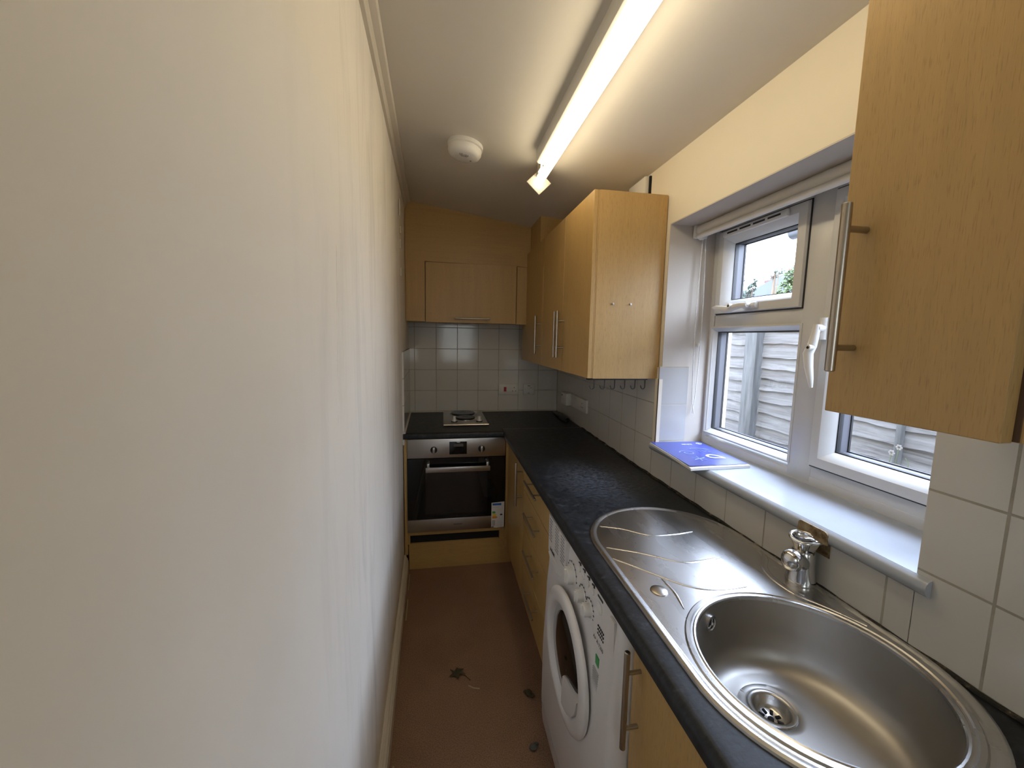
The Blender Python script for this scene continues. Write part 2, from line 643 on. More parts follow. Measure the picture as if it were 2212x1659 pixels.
YN, YD = -1.5, 3.08
MB().box((-0.6, YN - .1, -0.06), (1.2, YD + .2, 0.0)).build('floor', 'floor_vinyl', smooth=0)['kind'] = 'structure'
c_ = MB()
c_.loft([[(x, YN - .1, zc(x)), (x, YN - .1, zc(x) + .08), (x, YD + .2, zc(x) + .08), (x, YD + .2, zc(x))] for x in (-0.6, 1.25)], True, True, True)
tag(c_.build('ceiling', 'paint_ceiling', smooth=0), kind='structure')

wl = MB()
ys = [YN - .1 + i * (YD + .3 - YN) / 240 for i in range(241)]
zs = [i * 2.5 / 40 for i in range(41)]


def lump(y, z):   # hand-trowelled plaster, gently uneven
    return 0.0016 * sin(1.9 * y + 1.1 * z) + 0.0008 * sin(4.1 * z - 1.7 * y + 1)


wl.loft([[(xl(y) + lump(y, z), y, z) for z in zs] + [(-0.6, y, 2.5), (-0.6, y, 0)] for y in ys], True, True, True)
wall_left = tag(wl.build('wall_left', 'paint_left', smooth=40), kind='structure')
DX0, DX1, DZ1 = -.10, .66, 2.02
wn = MB().box((-0.6, YN - .1, 0), (DX0, YN, 2.6)).box((DX1, YN - .1, 0), (1.2, YN, 2.6)).box((DX0, YN - .1, DZ1), (DX1, YN, 2.6))
tag(wn.build('wall_near', 'paint_left', smooth=0), kind='structure')
fill_door_1 = MB().box((DX0, YN - .07, 0), (DX1, YN - .03, 1.00)).box((DX0, YN - .07, 1.90), (DX1, YN - .03, DZ1)).box((DX0, YN - .07, 1.00), (DX0 + .09, YN - .03, 1.90)).box((DX1 - .09, YN - .07, 1.00), (DX1, YN - .03, 1.90))
fill_door_1 = tag(fill_door_1.build('fill_door_1', 'upvc', smooth=0), kind='structure')  # unseen glazed door, added behind the camera to supply extra daylight
MB().box((DX0 + .09, YN - .052, 1.00), (DX1 - .09, YN - .048, 1.90)).build('glass', 'tinted_glass', fill_door_1, 0)

wall_back = tag(MB().box((-0.6, YD + .008, 0), (1.25, YD + .2, 2.5)).build('wall_back', 'paint_right', smooth=0), kind='structure')

# window wall with its opening
WY0, WY1, WZ0, WZ1 = 0.567, 1.512, 1.000, 1.906
wr = MB()


def wslab(y0, y1, z0, z1, xa=0.008, xb=None, off=0):
    cut = [y0] + ([1.7] if y0 < 1.7 < y1 else []) + [y1]
    R = []
    for y in cut:
        a = xr(y) + xa
        bq = (1.20 if xb is None else xr(y) + xb)
        R.append([(a, y, z0), (bq, y, z0), (bq, y, z1), (a, y, z1)])
    wr_.loft(R, True, True, True)


wr_ = wr
wslab(YN - .1, WY0, 0, 2.3)
wslab(WY1, YD + .2, 0, 2.3)
wslab(WY0, WY1, 0, WZ0)
wslab(WY0, WY1, WZ1, 2.3)
wall_right = tag(wr.build('wall_right', 'paint_right', smooth=0), kind='structure')
# white-painted lining of the window recess
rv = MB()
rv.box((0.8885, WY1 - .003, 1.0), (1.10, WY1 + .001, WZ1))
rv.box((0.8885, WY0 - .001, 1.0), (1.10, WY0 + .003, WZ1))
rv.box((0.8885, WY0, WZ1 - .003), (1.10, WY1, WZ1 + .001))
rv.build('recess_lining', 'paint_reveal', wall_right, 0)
# tiles
wr_ = MB()
TZ = 1.338
wslab(YN, WY0, 0.80, 1.66, 0.0, 0.009)
wslab(WY0 - .001, WY1 + .001, 0.80, 1.0, 0.0, 0.009)
wslab(WY1, YD, 0.80, TZ, 0.0, 0.009)
tag(wr_.build('tiles', 'tiles_right', wall_right, 0), 'white glazed wall tiles')
MB().box((0.874, WY1 - .011, 1.02), (1.006, WY1 - .002, TZ + .003), 0.0015).build('tiles', 'tiles_reveal_dimmed', wall_right, 0)
MB().box((0.874, WY1 - .012, 1.02), (0.889, WY1 + .018, 1.29)).build('edge_strip', 'paint_right', wall_right, 0)
MB().box((-0.26, YD, 0.80), (0.93, YD + .009, 1.60)).build('tiles', 'tiles_back', wall_back, 0)
tl = MB()
tl.loft([[(xl(y) - .002, y, .80), (xl(y) + .010, y, .80), (xl(y) + .010, y, z1), (xl(y) - .002, y, z1)] for y, z1 in ((2.40, 1.355), (YD, 1.36))], True, True, True)
tl.build('tiles', 'tiles_left', wall_left, 0)
# flaking paint near the top of the far left wall
fl = MB()
for (y, z, a, h) in ((2.30, 2.13, .03, .10), (2.33, 2.02, .018, .05), (2.31, 1.94, .012, .06), (2.34, 1.80, .01, .05)):
    pts = []
    for i in range(9):
        t = 2 * PI * i / 9
        pts.append((y + a * cos(t) * random.uniform(.6, 1.1), z + h * .5 * sin(t) * random.uniform(.7, 1.1)))
    fl.prism(pts, [], xl(y) + .004, xl(y) + .009, 0)
fl.build('flaking_paint', 'gloss_white', wall_left, 0)

rg = MB().tube([(xl(.785) + lump(.785, z) + .0002, .785 + (z - 1.45) * .08 + .001 * sin(z * 9), z) for z in [1.27 + i * .02 for i in range(18)]], [.0003] + [.0010] * 16 + [.0003], 6)
rg.build('plaster_ridge', 'paint_left', wall_left)

# skirting, coving
sk = MB()
prof = [(0, 0), (.024, 0), (.024, .070), (.020, .076), (.020, .086), (.013, .093), (.013, .102), (.004, .108), (0, .108)]
sk.loft([[(xl(y) + a, y, z) for a, z in prof] for y in (YN, 2.40)], True, True, True)
tag(sk.build('baseboard_left', 'gloss_white', smooth=20), kind='structure')
cv = MB()
prof = [(-.004, -.050), (.010, -.050), (.012, -.030), (.016, -.022), (.034, -.018), (.038, -.010), (.038, .012), (-.004, .012)]
cv.loft([[(xl(y) + a, y, zc(xl(y)) + z) for a, z in prof] for y in (YN, 2.775)], True, True, True)
tag(cv.build('trim_1', 'gloss_white', smooth=20), kind='structure')

# ------------------------------------------------------------------ window
win = bpy.data.objects.new('window_1', None)
COL.objects.link(win)
win.location = (1.09, 1.04, 1.02)
win['_o'] = (1.09, 1.04, 1.02)
win['kind'] = 'structure'


def frame_loop(mb, y0, y1, z0, z1, prof):
    R = []
    for ins, x in prof:
        R.append([(x, y0 + ins, z0 + ins), (x, y1 - ins, z0 + ins), (x, y1 - ins, z1 - ins), (x, y0 + ins, z1 - ins)])
    mb.loft(R + [R[0]], True)


XF = 1.09
f = MB()
frame_loop(f, WY0 - .03, WY1 + .005, 1.022, WZ1 + .01, [(0, XF + .0005), (.026, XF + .0005), (.030, XF + .004), (.030, 1.155), (0, 1.155)])
f.box((XF, 0.995, 1.030), (1.155, 1.077, WZ1), .003)
f.box((XF + .0012, .60, 1.025), (1.155, .998, 1.083), .002).box((XF + .0012, 1.07, 1.873), (1.155, 1.49, 1.91), .002).box((XF + .0012, .60, 1.873), (1.155, .998, 1.91), .002).box((XF + .0012, 1.469, 1.55), (1.155, 1.50, 1.90), .002)
f.box((XF + .001, 1.07, 1.505), (1.155, 1.48, 1.555), .004)
f.build('outer_frame', 'upvc', win)
# beading of the fixed pane
bd = MB()
frame_loop(bd, 1.070, 1.500, 1.066, 1.508, [(0, XF - .002), (.006, XF - .004), (.021, XF + .018), (.021, 1.124), (0, 1.124)])
bd.build('glazing_bead', 'upvc', win)


def spacer(y0, y1, z0, z1, par):
    q = MB()
    frame_loop(q, y0, y1, z0, z1, [(0, XF + .034), (.003, XF + .034), (.003, 1.150), (0, 1.150)])
    q.build('glazing_spacer', 'spacer_grey', par)
    q = MB()
    frame_loop(q, y0, y1, z0, z1, [(0, 1.150), (.006, 1.150), (.006, 1.156), (0, 1.156)])
    q.build('outer_seal', 'black_rubber', par)


def sash(y0, y1, z0, z1, name):
    s_ = MB()
    frame_loop(s_, y0, y1, z0, z1, [(0, XF - .001), (.003, XF - .012), (.030, XF - .014), (.034, XF - .010), (.052, XF + .016), (.052, 1.124), (0, 1.124)])
    o = s_.build(name, 'upvc', win)
    g_ = MB()
    frame_loop(g_, y0 - .003, y1 + .003, z0 - .003, z1 + .003, [(0, XF - .003), (.004, XF - .003), (.004, XF + .010), (0, XF + .010)])
    g_.build('gasket', 'black_rubber', o)
    g2 = MB()
    frame_loop(g2, y0 + .050, y1 - .050, z0 + .050, z1 - .050, [(0, XF + .020), (.005, XF + .020), (.005, XF + .034), (0, XF + .034)])
    g2.build('glass_seal', 'black_rubber', o)
    spacer(y0 + .050, y1 - .050, z0 + .050, z1 - .050, o)
    MB().box((XF + .024, y0 + .05, z0 + .05), (XF + .028, y1 - .05, z1 - .05)).build('glass', 'window_glass', o, 0)
    return o


s_top = sash(1.077, 1.470, 1.556, 1.874, 'top_sash')
s_rt = sash(0.600, 0.995, 1.084, 1.874, 'side_sash')
g2 = MB()
frame_loop(g2, 1.089, 1.481, 1.085, 1.489, [(0, XF + .020), (.005, XF + .020), (.005, XF + .034), (0, XF + .034)])
g2.build('glass_seal', 'black_rubber', win)
spacer(1.089, 1.481, 1.085, 1.489, win)
MB().box((XF + .024, 1.085, 1.083), (XF + .028, 1.485, 1.492)).build('glass', 'window_glass', win, 0)
# trickle vent
tv = MB().box((XF - .026, 1.140, 1.843), (XF - .012, 1.435, 1.866), .005)
tvo = tv.build('trickle_vent', 'white_plastic', s_top)
sl = MB()
for i in range(4):
    y = 1.165 + i * .064
    sl.box((XF - .0268, y, 1.8525), (XF - .0255, y + .052, 1.8585))
sl.build('vent_slots', 'black_plastic', tvo, 0)
# handles: cranked lever with a lock button and dark key hole


def casement_handle(par, org, along, out_dir, drop):
    o_, a_, d_ = Vector(org), Vector(along), Vector(drop)
    n_ = Vector((-1, 0, 0))
    mb = MB()
    mb.tube([o_ - a_ * .050 + n_ * .004, o_ + a_ * .012 + n_ * .004], .011, 12)
    mb.cyl(o_ - a_ * .02, o_ - a_ * .02 + n_ * .028, .011, 16)
    P_ = [o_ - a_ * .03 + n_ * .026, o_ + n_ * .030, o_ + a_ * .030 + n_ * .032 + d_ * .004, o_ + a_ * .052 + n_ * .034 + d_ * .012,
          o_ + a_ * .090 + n_ * .034 + d_ * .006, o_ + a_ * .125 + n_ * .031, o_ + a_ * .150 + n_ * .027 - d_ * .002]
    mb.tube(P_, [.009, .0105, .012, .013, .011, .008, .004], 12)
    h = mb.build('handle', 'white_plastic', par)
    MB().cyl(o_ + a_ * .035 + n_ * .036, o_ + a_ * .035 + n_ * .050, .008, 16).build('lock_button', 'white_plastic', h)
    MB().cyl(o_ + a_ * .035 + n_ * .0495, o_ + a_ * .035 + n_ * .0508, .004, 12).build('key_hole', 'dark_recess', h)


casement_handle(s_top, (XF - .014, 1.290, 1.577), (0, 1, 0), None, (0, 0, -1))
casement_handle(s_rt, (XF - .014, 0.984, 1.470), (0, 0, -1), None, (0, 1, 0))
# sill board with rounded nose and horns
si = MB()
nose = [(1.10, 1.020), (0.880, 1.020), (0.871, 1.017), (0.866, 1.011), (0.864, 1.003), (0.866, .995), (0.871, .989), (0.880, .986), (1.10, .986)]
si.prism([(x, z) for x, z in nose if x <= .8801], [], 0.541, 1.535, 1)
si.prism([(.879, 1.020), (1.10, 1.020), (1.10, .986), (.879, .986)], [], WY0 - .004, WY1 + .003, 1)
sill = si.build('window_sill', 'upvc_sill', win)
cp = MB().cyl((.872, .5405, 1.003), (.872, .5385, 1.003), .0165, 20)
pt = MB()
pr_ = []
for cy, cz, a0 in ((.793, 1.010, 0), (.740, 1.010, 90)):
    pass
rr = .010
for cx, cz, a0 in ((.805 - rr, 1.018 - rr, 0), (.728 + rr, 1.018 - rr, 90), (.728, .965, None), (.805, .965, None)):
    if a0 is None:
        pr_.append((cx, cz))
    else:
        pr_ += [(cx + rr * cos(math.radians(a0 + k * 15)), cz + rr * sin(math.radians(a0 + k * 15))) for k in range(7)]
pt.prism([(y, max(z, .988)) for y, z in pr_], [], .8630, .8665, 0)
pt.box((.8794, .733, .952), (.8815, .806, .987))
tag(pt.build('stained_patch', 'stained_patch', sill), 'brown stained cut-out behind the tap')

# roller blind, rolled up at the top of the recess
rb = thing('roller_blind', 'rolled-up white roller blind along the top of the window recess', 'blind', (1.01, 1.04, 1.85))
roll = MB()
roll.cyl((1.012, .575, 1.885), (1.012, 1.500, 1.885), .0205, 28)
roll.build('fabric_roll', 'white_plastic', rb)
bb = MB().cyl((.995, .580, 1.857), (.995, 1.478, 1.857), .0105, 20)
bb.build('bottom_bar', 'white_plastic', rb)
br_ = MB().box((.985, 1.492, 1.853), (1.04, 1.507, 1.903), .003).cyl((1.012, 1.47, 1.860), (1.012, 1.495, 1.860), .014, 16)
br_.build('bracket', 'white_plastic', rb)
MB().box((.985, .5705, 1.853), (1.04, .580, 1.903), .003).build('bracket', 'white_plastic', rb)
ch = MB()
for sx, y0, y1 in ((1.035, 1.495, 1.497), (1.020, 1.490, 1.484)):
    n = 150
    for i in range(n):
        t = i / (n - 1)
        z = 1.862 - t * .712
        xx = sx + (.010 * math.sin(t * PI)) * (1 if sx > 1.03 else -1) + (1.030 - sx) * max(0, (t - .93) / .07) * .8
        ch.ball((xx, y0 + (y1 - y0) * t, z), .0026, 4)
    ch.tube([(sx + (.010 * math.sin(k / 20 * PI)) * (1 if sx > 1.03 else -1) + (1.030 - sx) * max(0, (k / 20 - .93) / .07) * .8, y0 + (y1 - y0) * k / 20, 1.862 - k / 20 * .712) for k in range(21)], .0007, 5)
ch.build('bead_chain', 'white_plastic', rb)
MB().ball((1.034, 1.4965, 1.432), .007, 8, (1, 1, 1.3)).build('chain_connector', 'old_plastic', rb)

# ------------------------------------------------------------------ fluorescent light, alarm
lx = 0.428
lt = thing('fluorescent_light', 'lit fluorescent tube batten along the sloping ceiling', 'light', (lx, 1.05, zc(lx)))
bt = MB()
tz = zc(lx)
sl_ = -0.137
bt.loft([[(lx - .038, y, zc(lx - .038) + .002), (lx - .036, y, tz - .040), (lx - .028, y, tz - .046), (lx + .028, y, tz - .050), (lx + .034, y, tz - .046), (lx + .036, y, zc(lx + .036) + .002)] for y in (.22, 1.735)], True, True, True)
bt.build('batten', 'white_plastic', lt)
tb = MB().lathe([(.006, 0), (.014, .004), (.0175, .014), (.0175, 1.536), (.014, 1.546), (.006, 1.550)], (lx, .285, tz - .080), (0, 1, 0), 24, True, True)
tb.build('tube', 'lit_tube', lt)
for y0, y1 in ((1.735, 1.79), (.22, .275)):
    MB().box((lx - .020, y0, tz - .062), (lx + .020, y1, tz - .002), .004).build('lamp_holder', 'old_plastic', lt)
ep = MB()
q = .040
rotd = Matrix.Rotation(PI / 4, 3, 'Y') 
rott = Matrix.Rotation(math.radians(-8), 3, 'X')
ep.box((lx - q, 1.838, tz - .083 - q), (lx + q, 1.846, tz - .083 + q), .002, 2, rott @ rotd)
ep.cyl((lx, 1.825, tz - .080), (lx, 1.845, tz - .082), .012, 16)
ep.build('end_plate', 'old_plastic', lt)
MB().box((lx - .012, 1.735, tz - .060), (lx + .012, 1.842, tz - .048), .002).build('end_bracket', 'old_plastic', lt)

ax_, ay_ = 0.100, 1.835
az_ = zc(ax_)
nrm = Vector((-.137, 0, -1)).normalized()
sa = thing('smoke_alarm', 'round white smoke alarm on the ceiling left of the light', 'smoke alarm', (ax_, ay_, az_))
MB().lathe([(.074, -.004), (.076, .004), (.076, .014), (.070, .017)], (ax_, ay_, az_), nrm, 48, True, True).build('base', 'white_plastic', sa)
cov = MB().lathe([(.068, .016), (.072, .019), (.072, .034), (.066, .046), (.056, .053), (.030, .056), (.001, .057)], (ax_, ay_, az_), nrm, 48, False, True).build('cover', 'white_plastic', sa)
vt = MB()
o_ = Vector((ax_, ay_, az_)) + nrm * .0565
for i in range(5):
    t = math.radians(-120 + i * 15)
    d_ = Vector((cos(t), sin(t), 0))
    d_ = (d_ - nrm * d_.dot(nrm)).normalized()
    vt.tube([o_ + d_ * .018, o_ + d_ * .040], .0022, 6)
vt.build('vent_slots', 'appliance_grey', cov, 0)
MB().cyl(o_ + Vector((.030, .012, -.004)), o_ + Vector((.030, .012, -.0035)) + nrm * .002, .004, 10).build('indicator', 'print_grey', cov)

# ------------------------------------------------------------------ wall cupboards on the window wall
XD = 0.577     # door faces
wc = thing('wall_cabinet', 'double beech wall cupboard with row of black hooks below', 'cupboard', (.735, 1.91, 1.29))
MB().box((.5935, 1.535, 1.290), (.8865, 2.298, 2.020), .001).build('carcass', 'beech_vertical', wc, 0)
MB().box((.591, 1.537, 1.291), (.595, 2.297, 2.019)).build('dark_gap', 'gap_shade', wc, 0)
MB().box((.6, 1.5335, 1.289), (.8835, 1.5355, 2.021)).build('end_panel', 'beech_vertical', wc, 0)
for y0, y1, hy in ((1.533, 1.899, 1.873), (1.902, 2.299, 1.925)):
    d = MB().box((XD, y0, 1.290), (XD + .0155, y1, 2.020), .0012).build('door', 'beech_vertical', wc, 0)
    bar_handle(d, (XD, hy, 1.468), .113, 'z', (-1, 0, 0))
for x in (.672, .747):
    MB().cyl((x, 1.5340, 1.590), (x, 1.527, 1.590), .004, 10).build('screw_head', 'handle_steel', wc)

cc = thing('corner_wall_cabinet', 'single beech wall cupboard in the far right corner', 'cupboard', (.735, 2.60, 1.29))
MB().box((.5935, 2.302, 1.290), (.8935, 2.905, 2.020), .001).build('carcass', 'beech_vertical', cc, 0)
d = MB().box((XD, 2.303, 1.290), (XD + .0155, 2.905, 2.020), .0012).build('door', 'beech_vertical', cc, 0)
bar_handle(d, (XD, 2.337, 1.468), .113, 'z', (-1, 0, 0))
cb_ = MB()
cb_.loft([[(x, 2.50, 2.021), (x, 3.07, 2.021), (x, 3.07, zc(x)), (x, 2.50, zc(x))] for x in (.600, .895)], True, True, True)
tag(cb_.build('boxed_filler', 'beech_vertical', None, 0, loc=(.75, 2.8, 2.021)), 'beech boxed filler between the corner cupboard and the ceiling', 'filler panel')

# hook rail below the near end
hr = thing('hook_rail', 'black rail of six hooks under the wall cupboard', 'hook rail', (.72, 1.545, 1.285))
MB().tube([(.585, 1.560, 1.2855), (.592, 1.545, 1.2855), (.845, 1.545, 1.2855)], .0035, 8).build('rail', 'black_plastic', hr)
for i in range(6):
    x = .612 + i * .0447
    pts = [(x, 1.545, 1.288), (x, 1.545, 1.255)]
    for k in range(8):
        t = k / 7 * math.radians(150)
        pts.append((x - .0085 + .0085 * cos(t), 1.545, 1.254 - .0095 * sin(t)))
    pts.append((x - .0185, 1.545, 1.257))
    h = MB().tube(pts, .0022, 8).ball((x - .0185, 1.545, 1.257), .0027, 6)
    h.build('hook', 'black_plastic', hr)

# bridging cupboard on the end wall with a lift-up flap
YB = 2.770
bc = thing('bridging_cabinet', 'beech cupboard above the hob with lift-up flap and tall top panel', 'cupboard', (.18, 2.92, 1.545))
tp = MB()
x0, x1 = xl(2.8) + .004, .599
tp.prism([(x0, 1.941), (x1, 1.933), (x1, zc(x1) + .002), (x0, zc(x0) + .002)], [], YB, YB + .016, 1)
tp.build('top_panel', 'beech_horizontal', bc, 0)
MB().box((x0, YB, 1.548), (-.114, YB + .016, 1.940), .0008).build('side_filler', 'beech_vertical', bc, 0)
MB().box((.507, YB, 1.541), (x1 - .004, YB + .016, 1.932), .0008).build('side_filler', 'beech_vertical', bc, 0)
fd = MB().box((-.109, YB - .010, 1.543), (.502, YB + .007, 1.935), .0012).build('flap_door', 'beech_vertical', bc, 0)
bar_handle(fd, (.199, YB - .010, 1.572), .120, 'x', (0, -1, 0), .005, .030, .080)
MB().box((-.112, YB + .004, 1.548), (.506, YB + .012, 1.938)).build('dark_gap', 'gap_shade', bc, 0)
MB().box((x0, YB + .016, 1.550), (.590, 3.078, 1.935)).build('carcass', 'beech_vertical', bc, 0)

# near cupboard, top right of the view
nc = thing('narrow_wall_cabinet', 'narrow beech wall cupboard close by, right of the window', 'cupboard', (.73, .41, 1.346))
MB().box((.5885, .306, 1.347), (.8800, .503, 2.066), .001).build('carcass', 'beech_vertical', nc, 0)
MB().box((.5865, .3085, 1.348), (.590, .505, 2.065)).build('dark_gap', 'gap_shade', nc, 0)
d = MB().box((.570, .313, 1.346), (.587, .508, 2.066), .0015).build('door', 'beech_vertical', nc, 0)
bar_handle(d, (.570, .4755, 1.521), .1135, 'z', (-1, 0, 0), .0063, .035, .080)

# ------------------------------------------------------------------ worktops
ZT = 0.872


def nose_prof(x_front, x_back, z1=ZT, z0=ZT - .037):
    p = [(x_back, z1)]
    for k in range(7):
        t = PI / 2 + k * PI / 12
        p.append((x_front + .016 + .016 * cos(t), z1 - .016 + .016 * sin(t)))
    p += [(x_front, z0 + .006), (x_front + .006, z0), (x_back, z0)]
    return p


SC = (0.650, 0.553)          # centre of the bowl


def sink_outline(off=0.0, n=36):
    p = []
    r0 = .232 - off
    for k in range(n + 1):   # near half circle
        t = PI + k * PI / n
        p.append((SC[0] + r0 * cos(t), SC[1] + r0 * sin(t)))
    a, bq, cy = .229 - off, .226 - off, 1.000
    for k in range(n + 1):
        t = k * PI / n
        p.append((.649 + a * cos(t), cy + bq * sin(t)))
    return p


wt = thing('worktop', 'long charcoal worktop under the window holding the sink', 'worktop', (.63, 1.0, ZT - .037))
tm = MB()
tm.extrude([(x, z) for x, z in nose_prof(.372, .400)], 1, -.45, 2.459)
hole = [p for p in sink_outline(.020)]
tm.prism([(.400, -.45), (.8805, -.45), (.8805, 1.7), (.8965, 2.459), (.400, 2.459)], [hole], ZT - .037, ZT, 2)
tm.build('slab', 'worktop', wt, 30)
sb = MB()
sb.tube([(xr(y) - .003 + .0015 * sin(y * 37), y, ZT + .002 + .0015 * sin(y * 53)) for y in [-.4 + i * .02 for i in range(143)]], .0055, 8)
sb.build('sealant_bead', 'mouldy_sealant', wt)

wb = thing('worktop', 'charcoal worktop across the end wall around the hob', 'worktop', (.3, 2.74, ZT - .037))
tm = MB()
px = [(y, z) for y, z in nose_prof(2.393, 2.42)]
tm.prism(px, [], xl(2.4) + .002, .372, 0)
tm.prism([(xl(2.42) + .002, 2.42), (.372, 2.42), (.372, 2.4605), (.8965, 2.4605), (.908, YD), (xl(3.08) + .002, YD)], [], ZT - .037, ZT, 2)
tm.build('slab', 'worktop', wb, 30)
js = MB().box((.376, 2.4588, ZT - .001), (.892, 2.4608, ZT + .0005))
js.build('joint_strip', 'handle_steel', wb, 0)
sb = MB()
sb.tube([(-.25, YD - .002, ZT + .002), (.905, YD - .002, ZT + .002)], .004, 8)
sb.tube([(xl(2.40) + .012, 2.40, ZT + .002), (xl(3.07) + .012, 3.07, ZT + .002)], .005, 8)
sb.build('sealant_bead', 'gloss_white', wb)

# ------------------------------------------------------------------ sink
sk_ = thing('sink', 'stainless steel sink with round bowl and drainer set in the worktop', 'sink', (.65, .75, ZT))
dk = MB()
ZD = ZT + .0035
rings = [[(x, y, z) for x, y in sink_outline(o)] for o, z in ((0, ZT + .0003), (.0015, ZT + .004), (.006, ZT + .0065), (.012, ZT + .0062), (.0165, ZD + .0004), (.019, ZD))]
dk.loft(rings, True)
inn = sink_outline(.019)
NB = 72
RB = .2085
cir = [(SC[0] + RB * cos(2 * PI * k / NB), SC[1] + RB * sin(2 * PI * k / NB)) for k in range(NB)]
tri = tessellate_polygon([[Vector((*p, 0)) for p in inn], [Vector((*p, 0)) for p in cir[::-1]]])
flat = inn + cir[::-1]
dk.add([(x, y, ZD) for x, y in flat], [tuple(t) for t in tri])


def ring(cx, cy, r, z):
    return [(cx + r * cos(2 * PI * k / NB), cy + r * sin(2 * PI * k / NB), z) for k in range(NB)]


dk.loft([ring(*SC, r, z) for r, z in ((RB, ZD), (.2055, ZD + .003), (.199, ZD + .0032), (.1965, ZD + .001), (.1935, ZD + .001), (.191, ZD + .0022), (.188, ZD + .0015), (.186, ZD - .001), (.185, ZD - .006))], True)
dk.build('drainer_deck', 'sink_steel', sk_, 25)
DX, DY = .648, .619
ZF = ZT - .150
bw = MB()
R = []
for r, z, k in ((.1855, ZD - .004, 0), (.184, ZT - .03, 0), (.181, ZT - .075, .0), (.177, ZT - .105, .0), (.168, ZT - .125, .02), (.153, ZT - .139, .05),
                (.132, ZT - .1455, .12), (.105, ZT - .148, .3), (.078, ZT - .1495, .65), (.058, ZF, 1), (.047, ZF, 1), (.044, ZF - .002, 1)):
    R.append(ring(SC[0] + (DX - SC[0]) * k, SC[1] + (DY - SC[1]) * k, r, z))
bw.loft(R, True)
bo = bw.build('bowl', 'bowl_steel', sk_, 60)
dr = MB()
dr.loft([ring(DX, DY, r, z) for r, z in ((.044, ZF - .0015), (.0425, ZF + .0012), (.036, ZF + .0012), (.033, ZF - .003), (.030, ZF - .016), (.022, ZF - .024), (.001, ZF - .0255))], True)
do = dr.build('drain', 'sink_steel', sk_, 60)
dh = MB()
for i in range(8):
    t = 2 * PI * i / 8
    c_2 = Vector((DX + .016 * cos(t), DY + .016 * sin(t), ZF - .0232))
    dh.box(c_2 - Vector((.0055, .0028, .001)), c_2 + Vector((.0055, .0028, .0012)), .001, 1, Matrix.Rotation(t, 3, 'Z'))
dh.cyl((DX, DY, ZF - .0255), (DX, DY, ZF - .0235), .0055, 12)
dh.build('strainer_holes', 'dark_recess', do, 0)
# overflow on the far side of the bowl
oa = math.radians(114)
oc = Vector((SC[0] + .1815 * cos(oa), SC[1] + .1815 * sin(oa), ZT - .036))
on = Vector((-cos(oa), -sin(oa), 0.05)).normalized()
MB().lathe([(.017, -.002), (.017, .0015), (.0135, .0022), (.0125, .001), (.011, .0005)], oc, on, 28).build('overflow', 'sink_steel', sk_)
of = MB().cyl(oc, oc + on * .0006, .0118, 24)
ofo = of.build('overflow_hole', 'dark_recess', sk_)
oc2 = MB()
sd = on.cross(Vector((0, 0, 1))).normalized()
u_ = sd.cross(on)
for k in range(3):
    t = math.radians(90 + 120 * k)
    oc2.tube([oc + on * .0012, oc + on * .0012 + (sd * cos(t) + u_ * sin(t)) * .012], .0018, 6)
oc2.ball(oc + on * .0015, .004, 6)
oc2.build('overflow_cross', 'sink_steel', ofo)
# pressed ribs of the drainer
rb_ = MB()


def smooth_path(P, n=10):
    out = []
    P = [P[0]] + P + [P[-1]]
    for i in range(1, len(P) - 2):
        for k in range(n):
            t = k / n
            a, b2, c2, d2_ = (Vector(P[j]) for j in (i - 1, i, i + 1, i + 2))
            out.append(.5 * ((2 * b2) + (-a + c2) * t + (2 * a - 5 * b2 + 4 * c2 - d2_) * t * t + (-a + 3 * b2 - 3 * c2 + d2_) * t ** 3))
    out.append(Vector(P[-1]))
    return out


for path in ([(.476, 1.108), (.535, 1.085), (.599, 1.037), (.66, 1.030), (.743, 1.036)],
             [(.446, .985), (.52, .950), (.607, .892), (.66, .886), (.733, .896)],
             [(.440, .930), (.470, .900), (.515, .848), (.565, .795), (.620, .773), (.704, .771)],
             [(.521, .830), (.522, .775), (.510, .722)]):
    pts = smooth_path([(x, y, ZD) for x, y in path], 8)
    n = len(pts)
    rb_.tube(pts, [.0035 * min(1, (i + .6) / 5, (n - i - .4) / 5) + .0004 for i in range(n)], 10, True, .0016)
tl_ = smooth_path([(x, y, ZD) for x, y in ((.862, .915), (.850, .880), (.812, .838), (.797, .806), (.793, .770), (.800, .728), (.830, .680), (.858, .62))], 8)
rb_.tube(tl_, .0075, 10, True, .0022)
rb_.build('pressed_ribs', 'sink_steel', sk_, 60)
MB().lathe([(.001, .0035), (.017, .003), (.0195, .0015), (.020, -.0005)], (.490, .787, ZD), (0, 0, 1), 32).build('tap_hole_cover', 'handle_steel', sk_)

# ------------------------------------------------------------------ tap
tp_ = thing('tap', 'chrome mixer tap behind the sink in front of the stained patch', 'tap', (.851, .772, ZD))
bx, by = .849, .771
body = MB().lathe([(.031, 0), (.032, .004), (.0305, .010), (.0275, .030), (.0255, .055), (.0250, .074), (.0225, .080), (.001, .081)], (bx, by, ZD), (0, 0, 1), 36, True, True)
body.build('body', 'chrome', tp_, 50)
sp_ = MB()
sp_.tube([(bx - .004, by - .002, ZD + .050), (bx - .030, by - .016, ZD + .066), (bx - .052, by - .028, ZD + .078)], [.0205, .0195, .0180], 20)
sp_.build('spout', 'chrome', tp_, 50)
sn = MB().lathe([(.014, -.024), (.0175, -.021), (.0195, -.014), (.0215, -.010), (.0218, .002), (.0195, .010), (.013, .0165), (.006, .0190), (.001, .0195)], (bx - .064, by - .034, ZD + .084), (0, 0, 1), 32, True, True)
sn.build('aerator', 'chrome', tp_, 50)
lv = MB()
lc = Vector((bx - .004, by - .002, ZD + .112))
vr = Vector((.67, -.74, 0))                    # across the view; the teardrop's point
vd = Vector((.74, .67, .30)).normalized()      # away from the bowl, tipped up
P_ = []
